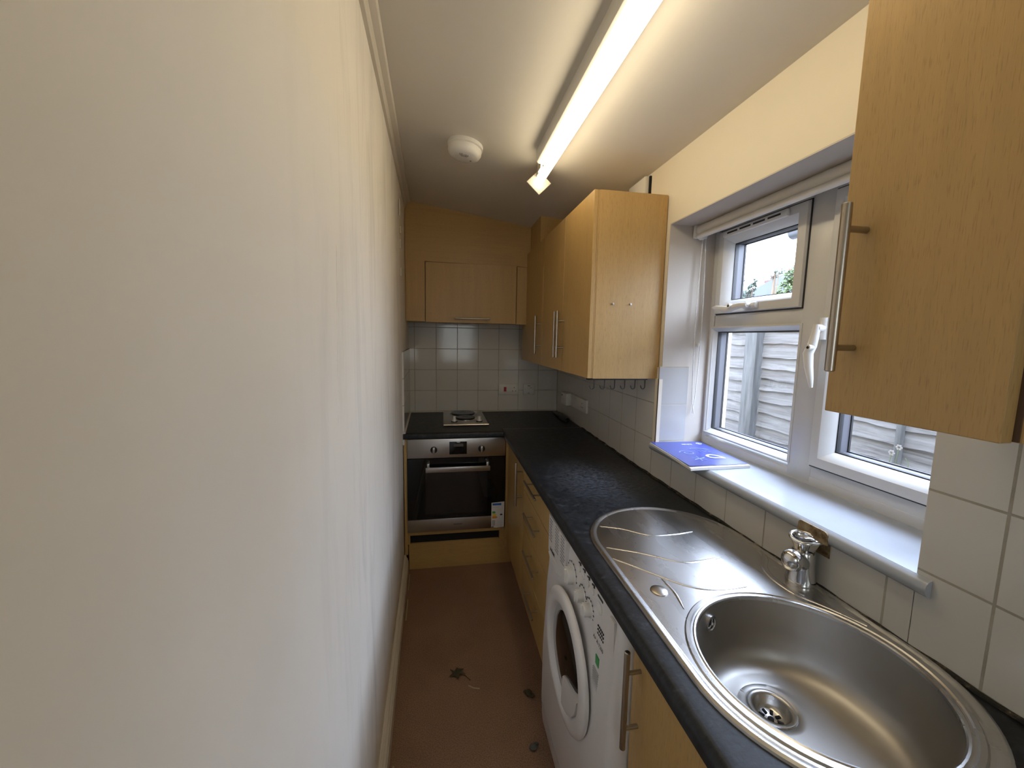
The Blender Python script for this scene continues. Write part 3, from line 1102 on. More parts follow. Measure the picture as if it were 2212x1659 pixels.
for k in range(41):
    t = 2 * PI * k / 40
    px_ = .026 * cos(t) + .009 * max(0, cos(t)) ** 4
    py_ = .021 * sin(t) * (1 - .35 * max(0, cos(t)) ** 2)
    P_.append(lc + vr * px_ + vd * py_)
lv.tube(P_, .0045, 10)
R = []
for sc_k, dz in ((.62, -.030), (.72, -.022), (.92, -.010), (1.0, -.001)):
    R.append([lc + (p - lc) * sc_k + Vector((0, 0, dz)) for p in P_[:-1]])
lv.loft(R, True, True, False)
lv.build('lever', 'chrome', tp_, 60)

# ------------------------------------------------------------------ booklet on the sill
bk = thing('booklet', 'blue appliance instruction booklet lying on the window sill', 'booklet', (.94, 1.33, 1.02))
A_, B_, C_, D_ = Vector((.846, 1.490, 0)), Vector((1.060, 1.478, 0)), Vector((1.036, 1.180, 0)), Vector((.815, 1.176, 0))


def bil(u, v_, z=0):
    p = A_ * (1 - u) * (1 - v_) + B_ * u * (1 - v_) + C_ * u * v_ + D_ * (1 - u) * v_
    return Vector((p.x, p.y, z))


def sheet(mb, z0, th, du, dv, sag):
    n = 10
    def Z(u, v_):
        e = max(0, (v_ - .55) / .45) * max(0, (.6 - u) / .6)
        return z0 - sag * e * e * .012 + .004 * max(0, (.5 - u)) * v_
    top = [[bil(du[0] + (du[1] - du[0]) * i / n, dv[0] + (dv[1] - dv[0]) * j / n) for j in range(n + 1)] for i in range(n + 1)]
    vs, fs = [], []
    for lay in (0, 1):
        for i in range(n + 1):
            for j in range(n + 1):
                q_ = top[i][j]
                vs.append((q_.x, q_.y, Z(i / n, j / n) - lay * th))
    m_ = (n + 1) ** 2
    for i in range(n):
        for j in range(n):
            a = i * (n + 1) + j
            fs.append((a, a + 1, a + n + 2, a + n + 1))
            fs.append((m_ + a, m_ + a + n + 1, m_ + a + n + 2, m_ + a + 1))
    bd_ = [i * (n + 1) for i in range(n + 1)] + [n * (n + 1) + j for j in range(1, n + 1)] + [i * (n + 1) + n for i in range(n - 1, -1, -1)] + [j for j in range(n - 1, 0, -1)]
    for k in range(len(bd_)):
        a, c = bd_[k], bd_[(k + 1) % len(bd_)]
        fs.append((a, c, m_ + c, m_ + a))
    mb.add(vs, fs)


pg = MB()
sheet(pg, 1.0290, .0035, (-.015, 1.0), (.0, 1.045), .3)
sheet(pg, 1.0248, .0040, (-.02, 1.0), (.0, 1.05), .2)
pg.build('pages', 'paper', bk, 30)
cv_ = MB()
sheet(cv_, 1.0305, .0010, (0, 1), (0, 1), 0)
cvo = cv_.build('cover', 'booklet_blue', bk, 30)
ZB = 1.0316
R180 = ((-1, .06, 0), (0, -1, 0))
text('indesit', .016, (.975, 1.437, ZB), (-1, .04, .004), (-.04, -1, 0), 'booklet_white', cvo, 'lettering', .0002, 'CENTER', .0006)
ic = MB()
ic.tube([(1.033 + .010 * cos(t), 1.444 + .010 * sin(t), ZB) for t in [2 * PI * k / 20 for k in range(21)]], .0016, 6, True, .0004)
ic.box((1.0315, 1.438, ZB - .0003), (1.0345, 1.450, ZB + .0003))
ic.build('logo_ring', 'booklet_white', cvo, 0)
text('EN', .008, (.868, 1.445, ZB), (-1, .04, .004), (-.04, -1, 0), 'booklet_icon', cvo, 'lettering', .0002)
sw = [(.905 + (.005 + .0026 * t) * cos(t), 1.325 + (.005 + .0026 * t) * sin(t), ZB) for t in [k * .25 for k in range(38)]]
MB().tube(sw, .0022, 6, True, .0004).build('swirl_icon', 'booklet_icon', cvo, 0)
ib = MB()
for k in range(3):
    t = math.radians(20 + 60 * k)
    d_ = Vector((cos(t), sin(t), 0)) * .026
    c_3 = Vector((.903, 1.252, ZB))
    ib.tube([c_3 - d_, c_3 + d_], .0022, 6, True, .0004)
ib.build('snowflake_icon', 'booklet_icon', cvo, 0)
ib = MB().tube([(.945, 1.372, ZB), (.952, 1.380, ZB), (.985, 1.378, ZB), (1.015, 1.358, ZB)], .0022, 6, True, .0004)
for k in range(6):
    a, c = .962 + .017 * (k % 3), 1.360 - .018 * (k // 3) - .004 * (k % 3)
    ib.tube([(a, c, ZB), (a + .003, c - .010, ZB)], .0018, 6, True, .0004)
ib.build('shower_icon', 'booklet_icon', cvo, 0)
fi = MB()
fi.tube([(.972 + .021 * cos(t) * (1 if cos(t) < 0 else 1.35), 1.272 + .019 * sin(t) - .02 * max(0, cos(t)) ** 2, ZB + .0002) for t in [2 * PI * k / 28 for k in range(29)]], .0050, 6, True, .0004)
fi.build('flame_icon', 'booklet_white', cvo, 0)

# ------------------------------------------------------------------ hob
hb = thing('hob', 'small two-burner steel electric hob on the end worktop', 'hob', (.155, 2.82, ZT))
hp = MB()
hp.box((.006, 2.585, ZT), (.301, 3.055, ZT + .008), .003)
hp.loft([[(x0_, 2.574, ZT + .001), (x0_, 2.570, ZT + .006), (x0_, 2.573, ZT + .011), (x0_, 2.580, ZT + .013), (x0_, 2.590, ZT + .010), (x0_, 2.590, ZT + .001)] for x0_ in (.006, .301)], True, True, True)
hp.build('plate', 'brushed_steel', hb, 40)
for cx, cy, r in ((.150, 2.945, .088), (.158, 2.775, .068)):
    bu = MB().lathe([(r + .010, .007), (r + .010, .010), (r + .003, .0115), (r + .002, .010)], (cx, cy, ZT), (0, 0, 1), 40).build('burner_ring', 'chrome', hb)
    MB().lathe([(r, .008), (r, .017), (r - .004, .020), (.022, .020), (.020, .0185), (.001, .0185)], (cx, cy, ZT), (0, 0, 1), 40).build('burner', 'black_enamel', bu)
for cx in (.078, .247):
    kb = MB().lathe([(.0215, .008), (.0215, .013), (.019, .014), (.019, .009)], (cx, 2.668, ZT), (0, 0, 1), 28, True, True).build('knob_collar', 'black_plastic', hb)
    MB().lathe([(.0165, .012), (.0155, .018), (.0105, .030), (.0105, .044), (.009, .046), (.001, .046)], (cx, 2.668, ZT), (0, 0, 1), 24, False, True).build('knob', 'white_plastic', kb)
for x in (.06, .225):
    MB().box((x, 3.040, ZT + .008), (x + .03, 3.046, ZT + .0105)).build('hinge_clip', 'brushed_steel', hb, 0)

# black folded item left in the far corner of the worktop
bi = MB()
bi.tube([(.852, 2.965, ZT + .012), (.850, 2.88, ZT + .014), (.856, 2.80, ZT + .015), (.852, 2.72, ZT + .016), (.858, 2.63, ZT + .013)], [.010, .018, .021, .024, .016], 10)
bi.tube([(.868, 2.90, ZT + .014), (.872, 2.80, ZT + .026), (.868, 2.70, ZT + .022)], [.006, .007, .006], 8)
bi.tube([(.832, 2.74, ZT + .010), (.838, 2.66, ZT + .010), (.846, 2.60, ZT + .008)], [.008, .009, .006], 8)
tag(bi.build('utensil_bundle', 'black_plastic', None, 60, loc=(.853, 2.80, ZT)), 'black plastic item lying in the far right corner of the worktop', 'utensil')

# ------------------------------------------------------------------ electrical plates


def plate(name, label, cat, lo, hi, parts, group=None):
    t = thing(name, label, cat, ((lo[0] + hi[0]) / 2, (lo[1] + hi[1]) / 2, lo[2]), group)
    MB().box(lo, hi, .002).build('face_plate', 'white_plastic', t)
    for nm, l, h, mt in parts:
        MB().box(l, h, .0006 if min(b_ - a_ for a_, b_ in zip(l, h)) > .002 else 0).build(nm, mt, t, 0)
    return t


YF = YD - .009
pin = lambda x, z, w, h: ('socket_pin_hole', (x - w / 2, YF - .0006, z - h / 2), (x + w / 2, YF + .001, z + h / 2), 'dark_recess')
plate('cooker_switch', 'white cooker switch with red rocker and socket on the end tiles', 'switch', (.436, YF, 1.004), (.589, YD + .001, 1.090),
      [('rocker', (.473, YF - .003, 1.030), (.494, YF + .001, 1.066), 'red_switch'), ('rocker', (.513, YF - .002, 1.052), (.527, YF + .001, 1.060), 'white_plastic'),
       pin(.556, 1.060, .005, .009), pin(.544, 1.033, .008, .005), pin(.568, 1.033, .008, .005),
       ('screw', (.447, YF - .001, 1.045), (.451, YF + .001, 1.049), 'handle_steel'), ('screw', (.575, YF - .001, 1.045), (.579, YF + .001, 1.049), 'handle_steel')])
plate('fused_outlet', 'white single cooker outlet plate on the end tiles near the corner', 'socket', (.630, YF, 1.004), (.720, YD + .001, 1.089),
      [('label_slot', (.664, YF - .0008, 1.071), (.684, YF + .001, 1.077), 'print_grey'), ('indicator', (.684, YF - .0008, 1.056), (.700, YF + .001, 1.059), 'print_grey'),
       ('label_slot', (.666, YF - .0008, 1.013), (.680, YF + .001, 1.018), 'print_grey'),
       ('screw', (.641, YF - .001, 1.044), (.645, YF + .001, 1.048), 'handle_steel'), ('screw', (.704, YF - .001, 1.044), (.708, YF + .001, 1.048), 'handle_steel')])
t = thing('double_socket', 'white double wall socket low on the tiles under the wall cupboard', 'socket', (.892, 2.50, .985))
xs_ = xr(2.5)
MB().box((xs_ - .016, 2.345, .985), (xs_ + .002, 2.640, 1.068), .003).build('face_plate', 'white_plastic', t)
for y in (2.40, 2.55):
    MB().box((xs_ - .018, y - .008, 1.045), (xs_ - .015, y + .008, 1.057), .001).build('rocker', 'white_plastic', t)
for y in (2.42,):
    for dy, dz, a, c in ((0, .018, .005, .009), (-.012, -.006, .008, .005), (.012, -.006, .008, .005)):
        MB().box((xs_ - .0166, y + dy - a / 2, 1.020 + dz - c / 2), (xs_ - .0155, y + dy + a / 2, 1.020 + dz + c / 2)).build('socket_pin_hole', 'dark_recess', t, 0)
t = thing('plug_adaptor', 'white plug-in adaptor pushed into the double wall socket', 'adaptor', (.87, 2.69, .99))
MB().box((xs_ - .052, 2.645, .985), (xs_ + .003, 2.765, 1.070), .006).build('body', 'white_plastic', t)
MB().cyl((xs_ - .0535, 2.735, 1.050), (xs_ - .050, 2.735, 1.050), .006, 12).build('reset_button', 'dark_recess', t)
jb = thing('junction_box', 'small white junction box on the window wall above the cupboard', 'junction box', (.88, 1.76, 2.03))
MB().box((.862, 1.690, 2.022), (.890, 1.845, 2.150), .003).build('box', 'white_plastic', jb)
MB().box((.880, 1.682, 2.022), (.8895, 1.690, 2.150)).build('side_gap', 'dark_recess', jb, 0)
MB().box((.872, 1.846, 2.022), (.889, 1.872, 2.045)).build('cable_entry', 'dark_recess', jb, 0)
MB().cyl((.8625, 1.712, 2.040), (.861, 1.712, 2.040), .004, 10).build('screw', 'print_grey', jb)

# ------------------------------------------------------------------ oven and its housing
YO = 2.413
oh = thing('oven_housing', 'beech oven housing unit with plinth under the end worktop', 'cabinet', (.09, 2.7, 0))
MB().box((xl(2.42) + .004, YO - .001, .100), (-.211, 3.05, .834)).build('side_panel', 'beech_vertical', oh, 0)
MB().box((.392, YO - .003, .097), (.418, 3.05, .834), .001).build('side_panel', 'beech_vertical', oh, 0)
MB().box((-.212, YO + .003, .222), (.390, YO + .03, .242)).build('rail', 'beech_horizontal', oh, 0)
MB().box((-.212, YO + .003, .165), (-.198, YO + .03, .224)).build('rail_end', 'beech_vertical', oh, 0)
MB().box((.358, YO + .003, .10), (.392, YO + .03, .224)).build('rail_end', 'beech_vertical', oh, 0)
MB().box((-.200, YO + .022, .150), (.360, YO + .03, .226)).build('ventilation_slot', 'dark_recess', oh, 0)
MB().box((xl(2.42) + .028, YO + .002, .001), (.455, YO + .018, .168)).build('plinth', 'beech_horizontal', oh, 0)

ov = thing('oven', 'built-in electric oven with steel control panel and black glass door', 'oven', (.09, 2.65, .244))
MB().box((-.200, YO + .012, .246), (.382, 2.95, .826)).build('casing', 'black_enamel', ov, 0)
cpn = MB().box((-.209, YO - .008, .714), (.388, YO + .02, .832), .002).build('control_panel', 'brushed_steel', ov)
dsp = MB().box((.041, YO - .0092, .734), (.147, YO - .006, .813), .0006).build('display', 'black_glass', ov)
MB().box((.068, YO - .0098, .782), (.126, YO - .0088, .800)).build('screen', 'oven_cavity', dsp, 0)
for kx in (-.052, .238):
    k_ = MB().lathe([(.0205, 0), (.0205, .006), (.0185, .009), (.0155, .016), (.001, .016)], (kx, YO - .008, .765), (0, -1, 0), 28, True, True).build('knob', 'black_plastic', ov)
    MB().box((kx - .0065, YO - .036, .746), (kx + .0065, YO - .020, .785), .002).build('grip', 'handle_steel', k_)
dd = MB()
frame_d = [(0, YO - .010), (0, YO + .012)]
dd.prism([(-.210, .328), (.386, .328), (.386, .711), (-.210, .711)], [[(-.103, .350), (-.103, .640), (.280, .640), (.280, .350)]], YO - .010, YO + .012, 1)
door = dd.build('door', 'black_glass', ov, 0)
MB().box((-.105, YO - .0095, .348), (.282, YO - .0075, .642)).build('window', 'oven_glass', door, 0)
cav = MB()
cav.box((-.120, YO + .10, .30), (.298, YO + .11, .68))
cav.box((-.125, YO + .014, .31), (-.115, YO + .11, .68)).box((.293, YO + .014, .31), (.300, YO + .11, .68)).box((-.12, YO + .014, .30), (.298, YO + .11, .31))
cav.build('cavity', 'oven_cavity', door, 0)
rk = MB()
rk.tube([(-.108, YO + .02, .440), (-.095, YO + .02, .428), (.262, YO + .02, .428), (.280, YO + .02, .446)], .0025, 8)
rk.tube([(-.10, YO + .06, .462), (.27, YO + .06, .462)], .0018, 8)
rk.build('shelf_rack', 'white_plastic', door)
hd = MB().box((-.100, YO - .052, .636), (.288, YO - .040, .668), .003)
for x in (-.085, .273):
    hd.box((x - .008, YO - .045, .650), (x + .008, YO - .009, .690), .003)
hd.build('handle', 'brushed_steel', door)
tr_ = MB().box((-.211, YO - .010, .246), (.384, YO + .012, .326), .0015).build('lower_trim', 'brushed_steel', ov)
text('HOTPOINT', .0105, (.094, YO - .0105, .286), (1, 0, 0), (0, 0, 1), 'print_black', tr_, 'lettering', .0003, 'CENTER', .0002)

el = thing('energy_label', 'white energy rating label hanging on the oven door corner', 'label', (.345, YO - .012, .247))
pp = MB()
pp.prism([(.303, .252), (.316, .262), (.320, .250), (.336, .247), (.384, .252), (.386, .418), (.304, .413)], [], YO - .0128, YO - .0115, 1)
po_ = pp.build('sheet', 'paper', el, 0)
YL = YO - .0134
MB().box((.310, YL, .396), (.366, YL + .0008, .409)).build('header_band', 'print_blue', po_, 0)
bars = MB()
for nm, c0, z in (('rating_arrow', 'print_green', .343), ('rating_arrow', 'print_yellow', .326), ('rating_arrow', 'print_orange', .310)):
    i = (.343 - z) / .0165
    MB().prism([(.309, z), (.325 + .006 * i, z), (.331 + .006 * i, z + .007), (.325 + .006 * i, z + .014), (.309, z + .014)], [], YL, YL + .0008, 1).build(nm, c0, po_, 0)
MB().prism([(.366 + .008 * cos(2 * PI * k / 16), .334 + .005 * sin(2 * PI * k / 16)) for k in range(16)], [], YL, YL + .0008, 1).build('rating_mark', 'print_black', po_, 0)
ln = MB()
for k in range(4):
    ln.box((.335, YL, .262 + k * .009), (.376 - .006 * (k % 2), YL + .0006, .2632 + k * .009))
ln.build('small_print', 'appliance_grey', po_, 0)
MB().box((.311, YL, .384), (.350, YL + .0006, .3855)).build('small_print', 'appliance_grey', po_, 0)
MB().box((.309, YL, .262), (.328, YL + .0006, .298)).build('small_print', 'appliance_grey', po_, 0)

# ------------------------------------------------------------------ base units on the window side
XB = 0.405
cbn = thing('base_corner_cabinet', 'beech base cupboard beside the oven with upright bar handle', 'cabinet', (.64, 2.15, 0))
MB().box((.424, 1.905, .10), (.870, 2.395, .834)).build('carcass', 'beech_vertical', cbn, 0)
d = MB().box((XB, 1.908, .112), (XB + .018, 2.400, .830), .0012).build('door', 'beech_vertical', cbn, 0)
bar_handle(d, (XB, 1.945, .700), .115, 'z', (-1, 0, 0))
MB().box((.458, 1.905, .001), (.474, 2.412, .112)).build('plinth', 'beech_along', cbn, 0)
du = thing('drawer_unit', 'beech base unit of four drawers beside the washing machine', 'drawers', (.64, 1.63, 0))
MB().box((.424, 1.366, .10), (.870, 1.902, .834)).build('carcass', 'beech_vertical', du, 0)
for z0, z1, hz in ((.690, .830, .790), (.502, .687, .632), (.314, .499, .446), (.112, .311, .262)):
    d = MB().box((XB, 1.362, z0), (XB + .018, 1.904, z1), .0012).build('drawer', 'beech_vertical', du, 0)
    bar_handle(d, (XB, 1.640, hz), .113, 'y', (-1, 0, 0), .005, .033)
MB().box((.458, 1.366, .001), (.474, 1.904, .112)).build('plinth', 'beech_along', du, 0)
sc2 = thing('sink_cabinet', 'beech base cupboard under the sink, nearest the viewer', 'cabinet', (.64, .44, 0))
MB().box((.424, .155, .10), (.440, .738, .834)).box((.440, .722, .10), (.870, .738, .690)).box((.440, .155, .10), (.870, .171, .834)).build('carcass', 'beech_vertical', sc2, 0)
d = MB().box((XB + .004, .300, .112), (XB + .022, .738, .830), .0012).build('door', 'beech_vertical', sc2, 0)
bar_handle(d, (XB + .004, .706, .692), .113, 'z', (-1, 0, 0), .0063, .032, .064)
MB().box((XB + .004, -.14, .112), (XB + .022, .297, .830), .0012).build('door', 'beech_vertical', sc2, 0)
MB().box((.458, -.14, .001), (.474, .738, .112)).build('plinth', 'beech_along', sc2, 0)

# ------------------------------------------------------------------ washing machine
WA, WB = 0.745, 1.345
wm = thing('washing_machine', 'white front-loading washing machine under the worktop', 'washing machine', (.62, 1.045, 0))
MB().box((.425, WA + .004, .012), (.868, WB - .004, .833), .004).build('casing', 'appliance_white', wm)


def xface(z):
    P = [(0.0, .372), (.05, .368), (.12, .364), (.30, .364), (.55, .372), (.68, .380), (.70, .383), (.84, .392)]
    for (a, b_), (c, d_) in zip(P, P[1:]):
        if z <= c:
            t = (z - a) / (c - a)
            t = t * t * (3 - 2 * t)
            return b_ + (d_ - b_) * t
    return P[-1][1]


fz = [.012 + i * (.834 - .012) / 48 for i in range(49)]
fr_ = MB()
R = []
for z in fz:
    x = xface(z)
    row = []
    rad = .034
    row.append((.430, WA, z))
    for k in range(8):
        t = k / 7 * PI / 2
        row.append((x + rad * (1 - sin(t)), WA + rad * (1 - cos(t)), z))
    for k in range(7, -1, -1):
        t = k / 7 * PI / 2
        row.append((x + rad * (1 - sin(t)), WB - rad * (1 - cos(t)), z))
    row.append((.430, WB, z))
    R.append(row)
fr_.loft(R, True, True, True)
front = fr_.build('front_panel', 'appliance_white', wm, 50)
ks = MB()
ks.box((xface(.10) - .0012, WA + .03, .098), (xface(.10) + .004, WB - .03, .101))
ks.build('kick_panel_seam', 'appliance_grey', front, 0)
dcy, dcz = 1.056, .500
dx = .362
dr_ = MB().lathe([(.190, -.004), (.192, .003), (.188, .008), (.176, .012), (.160, .014), (.151, .012), (.145, .007), (.141, .001), (.136, -.010)], (dx, dcy, dcz), (-1, 0, 0), 72)
wdoor = dr_.build('door', 'appliance_white', wm, 60)
MB().lathe([(.140, -.004), (.131, -.001), (.127, -.004), (.121, -.004), (.119, -.010)], (dx, dcy, dcz), (-1, 0, 0), 64).build('door_trim', 'appliance_grey', wdoor, 60)
MB().lathe([(.121, -.004), (.108, .002), (.074, .007), (.001, .010)], (dx, dcy, dcz), (-1, 0, 0), 64, False, True).build('glass', 'black_glass', wdoor, 60)
hp_ = [(dcy - .018, dcz - .050), (dcy - .030, dcz - .036), (dcy - .060, dcz - .022), (dcy - .142, dcz - .016)]
for k in range(0, 9):
    t = math.radians(188 + k * 9)
    hp_.append((dcy + .142 * cos(t), dcz + .142 * sin(t)))
hp_.append((dcy - .012, dcz - .141))
MB().prism(hp_, [], dx - .0125, dx + .004, 0).build('handle', 'appliance_white', wdoor, 40)
# dispenser drawer
dwr = MB()
dy0, dy1 = 1.130, 1.330
pts = [(dy0, .700), (dy0, .822), (dy1, .822), (dy1, .690), (dy1 - .04, .660), (dy1 - .11, .655), (dy0 + .03, .676)]
dwr.prism(pts, [], .3785, .394, 0)
dwo = dwr.build('dispenser_drawer', 'appliance_white', wm, 30)
gp = MB()
gp.prism([(dy1 - .008, .684), (dy1 - .03, .668), (dy1 - .11, .662), (dy0 + .045, .680), (dy0 + .06, .694), (dy1 - .06, .690)], [], .3765, .380, 0)
gp.build('drawer_grip', 'white_plastic', dwo, 30)
text('indesit', .020, (.3780, dy1 - .052, .706), (0, -1, 0), (0, 0, 1), 'print_black', dwo, 'lettering', .0003, 'CENTER', .0003)
rnd = random.Random(3)
for (yc, z0, rows, wd) in ((1.305, .735, 8, .026), (1.232, .730, 9, .034), (1.168, .728, 9, .034)):
    tx = MB()
    for r in range(rows):
        z = z0 + r * .0105
        y = yc + wd / 2
        while y > yc - wd / 2:
            l = rnd.uniform(.003, .009)
            tx.box((.3779, y - l, z), (.3787, y, z + .0035))
            y -= l + .0025
    tx.build('programme_table', 'print_grey', dwo, 0)


def dial(y, z, r, name='dial'):
    x = xface(z)
    k_ = MB().lathe([(r * 1.35, 0), (r * 1.35, .0015), (r * 1.02, .003), (r, .004), (r * .97, .018), (r * .9, .021), (r * .001, .021)], (x + .001, y, z), (-1, 0, 0), 36, True, True).build(name, 'white_plastic', wm, 45)
    MB().box((x - .026, y - .0035, z - r * .82), (x - .018, y + .0035, z + r * .82), .002).build('grip', 'white_plastic', k_)
    tk = MB()
    for i in range(14):
        t = 2 * PI * i / 14
        c = Vector((x - .0004, y + r * 1.55 * cos(t), z + r * 1.55 * sin(t)))
        tk.box(c - Vector((.0006, .0022, .0016)), c + Vector((.0006, .0022, .0016)))
    tk.build('dial_marks', 'print_black', k_, 0)


dial(1.083, .740, .026)
dial(.990, .737, .018)
dial(.935, .735, .018)
for y in (1.035, 1.000, .965, .930):
    x = xface(.790)
    MB().lathe([(.009, -.001), (.009, .002), (.0075, .003), (.001, .003)], (x, y, .788), (-1, 0, 0), 20, False, True).build('button', 'white_plastic', wm)
    MB().box((x - .0012, y - .010, .802), (x + .001, y - .003, .810)).box((x - .0012, y + .001, .804), (x + .001, y + .007, .807)).build('button_symbol', 'print_black', front, 0)
MB().lathe([(.016, -.001), (.016, .002), (.014, .003), (.001, .003)], (xface(.78), .880, .776), (-1, 0, 0), 24, False, True).build('power_button', 'white_plastic', wm)
MB().box((xface(.80) - .0012, .866, .798), (xface(.80) + .001, .898, .803)).build('power_label', 'print_black', front, 0)
bt_ = MB()
for r in range(3):
    for k in range(5):
        bt_.box((xface(.7) - .0014, .870 - k * .008, .735 - r * .010), (xface(.7) + .001, .874 - k * .008, .7385 - r * .010))
bt_.build('spin_table', 'print_black', front, 0)
text('A+ A 1200', .014, (xface(.69) - .0006, .865, .694), (0, -1, 0), (0, 0, 1), 'print_grey', front, 'lettering', .0003)
MB().box((xface(.64) - .0010, .848, .640), (xface(.64) + .002, .868, .664)).build('eco_mark', 'print_green', front, 0)
fp = MB()
for r in range(9):
    fp.box((xface(.6) - .0016, .842, .578 + r * .006), (xface(.6) + .003, .874, .580 + r * .006))
fp.build('fine_print', 'appliance_grey', front, 0)
wf = MB().prism([(.812, .690), (.790, .684), (.782, .700), (.786, .806), (.812, .806)], [], xface(.74) - .0010, xface(.74) + .004, 0)
wf.build('filter_flap', 'appliance_white', front, 30)

# ------------------------------------------------------------------ bits on the floor
lf = MB()
cx, cy = .060, 1.585
P0 = [(0, .034), (.010, .014), (.030, .020), (.018, .002), (.036, -.012), (.012, -.012), (.004, -.034), (-.010, -.014), (-.034, -.018), (-.018, .002), (-.030, .018), (-.010, .014)]
n = len(P0)
vs_ = [(cx, cy, .010)] + [(cx + x, cy + y, .004 + .010 * abs(sin(i * 1.7))) for i, (x, y) in enumerate(P0)]
vs_ += [(x, y, z - .0012) for x, y, z in vs_]
lf.add(vs_, [(0, 1 + i, 1 + (i + 1) % n) for i in range(n)] + [(n + 1, n + 2 + (i + 1) % n, n + 2 + i) for i in range(n)] +
       [(1 + i, 1 + (i + 1) % n, n + 2 + (i + 1) % n, n + 2 + i) for i in range(n)])
lf.tube([(cx + .03, cy - .01, .004), (cx + .055, cy - .04, .003)], .0012, 6)
tag(lf.build('dry_leaf', 'dry_leaf', None, 0, loc=(cx, cy, 0)), 'curled dry leaf lying in the middle of the floor', 'leaf')
cx, cy = .345, 1.44
l2 = MB().ball((cx, cy, .010), .014, 5, (1, 1.2, .7)).ball((cx + .012, cy - .012, .008), .010, 4, (1.2, .8, .7)).ball((cx - .010, cy + .012, .006), .009, 4, (1.3, .8, .6))
tag(l2.build('dry_leaf', 'dry_leaf', None, 0, loc=(cx, cy, 0)), 'crumpled brown leaf on the floor against the washing machine', 'leaf')
cx, cy = .315, 1.225
l3 = MB().ball((cx, cy, .009), .012, 5, (1.3, 1, .7)).ball((cx + .012, cy + .010, .007), .008, 4, (1.4, .9, .8))
tag(l3.build('dust_clump', 'dust_grey', None, 0, loc=(cx, cy, 0)), 'grey clump of fluff on the floor below the washing machine', 'dust')
st_ = MB().tube([(.105, 1.52, .002), (.125, 1.505, .0025), (.150, 1.498, .002)], .0025, 6)
tag(st_.build('straw', 'straw', None, 0, loc=(.12, 1.51, 0)), 'short pale straw on the floor right of the leaf', 'straw')
for (ya, yb, o_x, lab) in ((2.20, 2.36, .030, 'pale wood sliver along the skirting, farthest one by the oven'), (1.95, 2.12, .032, 'pale wood sliver along the skirting, second from the oven'),
                           (1.13, 1.24, .034, 'pale wood sliver along the skirting at the bottom edge of the view')):
    sv_ = MB().loft([[(xl(y) + o_x, y, .001), (xl(y) + o_x + .006, y, .001), (xl(y) + o_x + .006, y, .005), (xl(y) + o_x, y, .005)] for y in (ya, yb)], True, True, True)
    tag(sv_.build('wood_sliver', 'straw', None, 0, loc=(xl(ya) + o_x, (ya + yb) / 2, 0)), lab, 'wood sliver', 'wood slivers along the skirting')

# ------------------------------------------------------------------ outside
ZG = -0.10
tag(MB().box((1.20, -6, ZG - .05), (60, 60, ZG)).build('side_passage', 'concrete', smooth=0), kind='structure')
rng = random.Random(11)


def fence_panel(y0, y1, label, battens):
    t = thing('lap_fence', label, 'fence', (2.12, (y0 + y1) / 2, ZG))
    mb = MB()
    z = ZG + .02
    while z < 1.66:
        n = max(8, int((y1 - y0) / .05))
        h = rng.uniform(.070, .092)
        lo_, hi_, ph = [], [], rng.uniform(0, 9)
        for i in range(n + 1):
            y = y0 + (y1 - y0) * i / n
            wv = .0045 * sin(y * 7 + ph) + .003 * sin(y * 19 + ph * 2) + .002 * sin(y * 43 + ph)
            lo_.append((y, z - .016 + wv))
            hi_.append((y, z + h + .010))
        mb.loft([[(2.104, y, a), (2.116, y, a), (2.126, y, b_), (2.120, y, b_)] for (y, a), (_, b_) in zip(lo_, hi_)], True, True, True)
        z += h
    mb.build('boards', 'fence_boards', t, 30)
    for yb in battens:
        MB().box((2.080, yb - .011, ZG + .02), (2.106, yb + .011, 1.66), .002).build('batten', 'fence_post', t)
    MB().box((2.085, y0, 1.655), (2.135, y1, 1.685), .003).build('capping', 'fence_post', t)


fence_panel(2.465, 4.29, 'grey weathered lap fence panel left of the fence post', [2.475, 3.38])
fence_panel(.53, 2.355, 'grey weathered lap fence panel right of the fence post', [1.483])
fp_ = MB().box((2.062, 2.362, ZG - .01), (2.150, 2.458, 1.72), .004).build('fence_post', 'fence_post', None, loc=(2.1, 2.41, ZG))
tag(fp_, 'grey timber fence post between two lap fence panels', 'fence post')
fence_panel(-1.40, .425, 'grey weathered lap fence panel at the near end of the fence, nearest the viewer', [])

# weed by the fence
wd = thing('flowering_weed', 'thin weed with pale and yellow flowers in front of the fence', 'plant', (2.0, 1.45, ZG))
stm = MB()
heads = []
for (bx_, by_, tx_, ty_, tz_) in ((2.0, 1.46, 2.03, 1.475, .955), (2.01, 1.45, 2.04, 1.455, .985), (1.99, 1.44, 2.02, 1.452, .880), (2.0, 1.43, 2.03, 1.445, .872), (2.0, 1.42, 2.02, 1.438, .90)):
    P_ = [(bx_ + (tx_ - bx_) * k / 8 + .01 * sin(k * .8), by_ + (ty_ - by_) * k / 8 + .015 * sin(k * .5), ZG + (tz_ - ZG) * k / 8) for k in range(9)]
    stm.tube(P_, .0015, 5)
    heads.append(P_[-1])
stm.tube([(2.02, 1.44, .85), (2.02, 1.41, .80), (2.02, 1.385, .84), (2.02, 1.385, .93), (2.02, 1.40, .95)], .0012, 5)
stm.build('stems', 'leaf_green', wd)
for i, h in enumerate(heads):
    mt = 'petal_yellow' if i in (2, 3, 4) else 'petal_white'
    fm = MB()
    for k in range(6):
        t = 2 * PI * k / 6
        fm.ball((h[0], h[1] + .009 * cos(t), h[2] + .009 * sin(t)), .0055, 4, (.5, 1, 1))
    fm.build('flower', mt, wd)

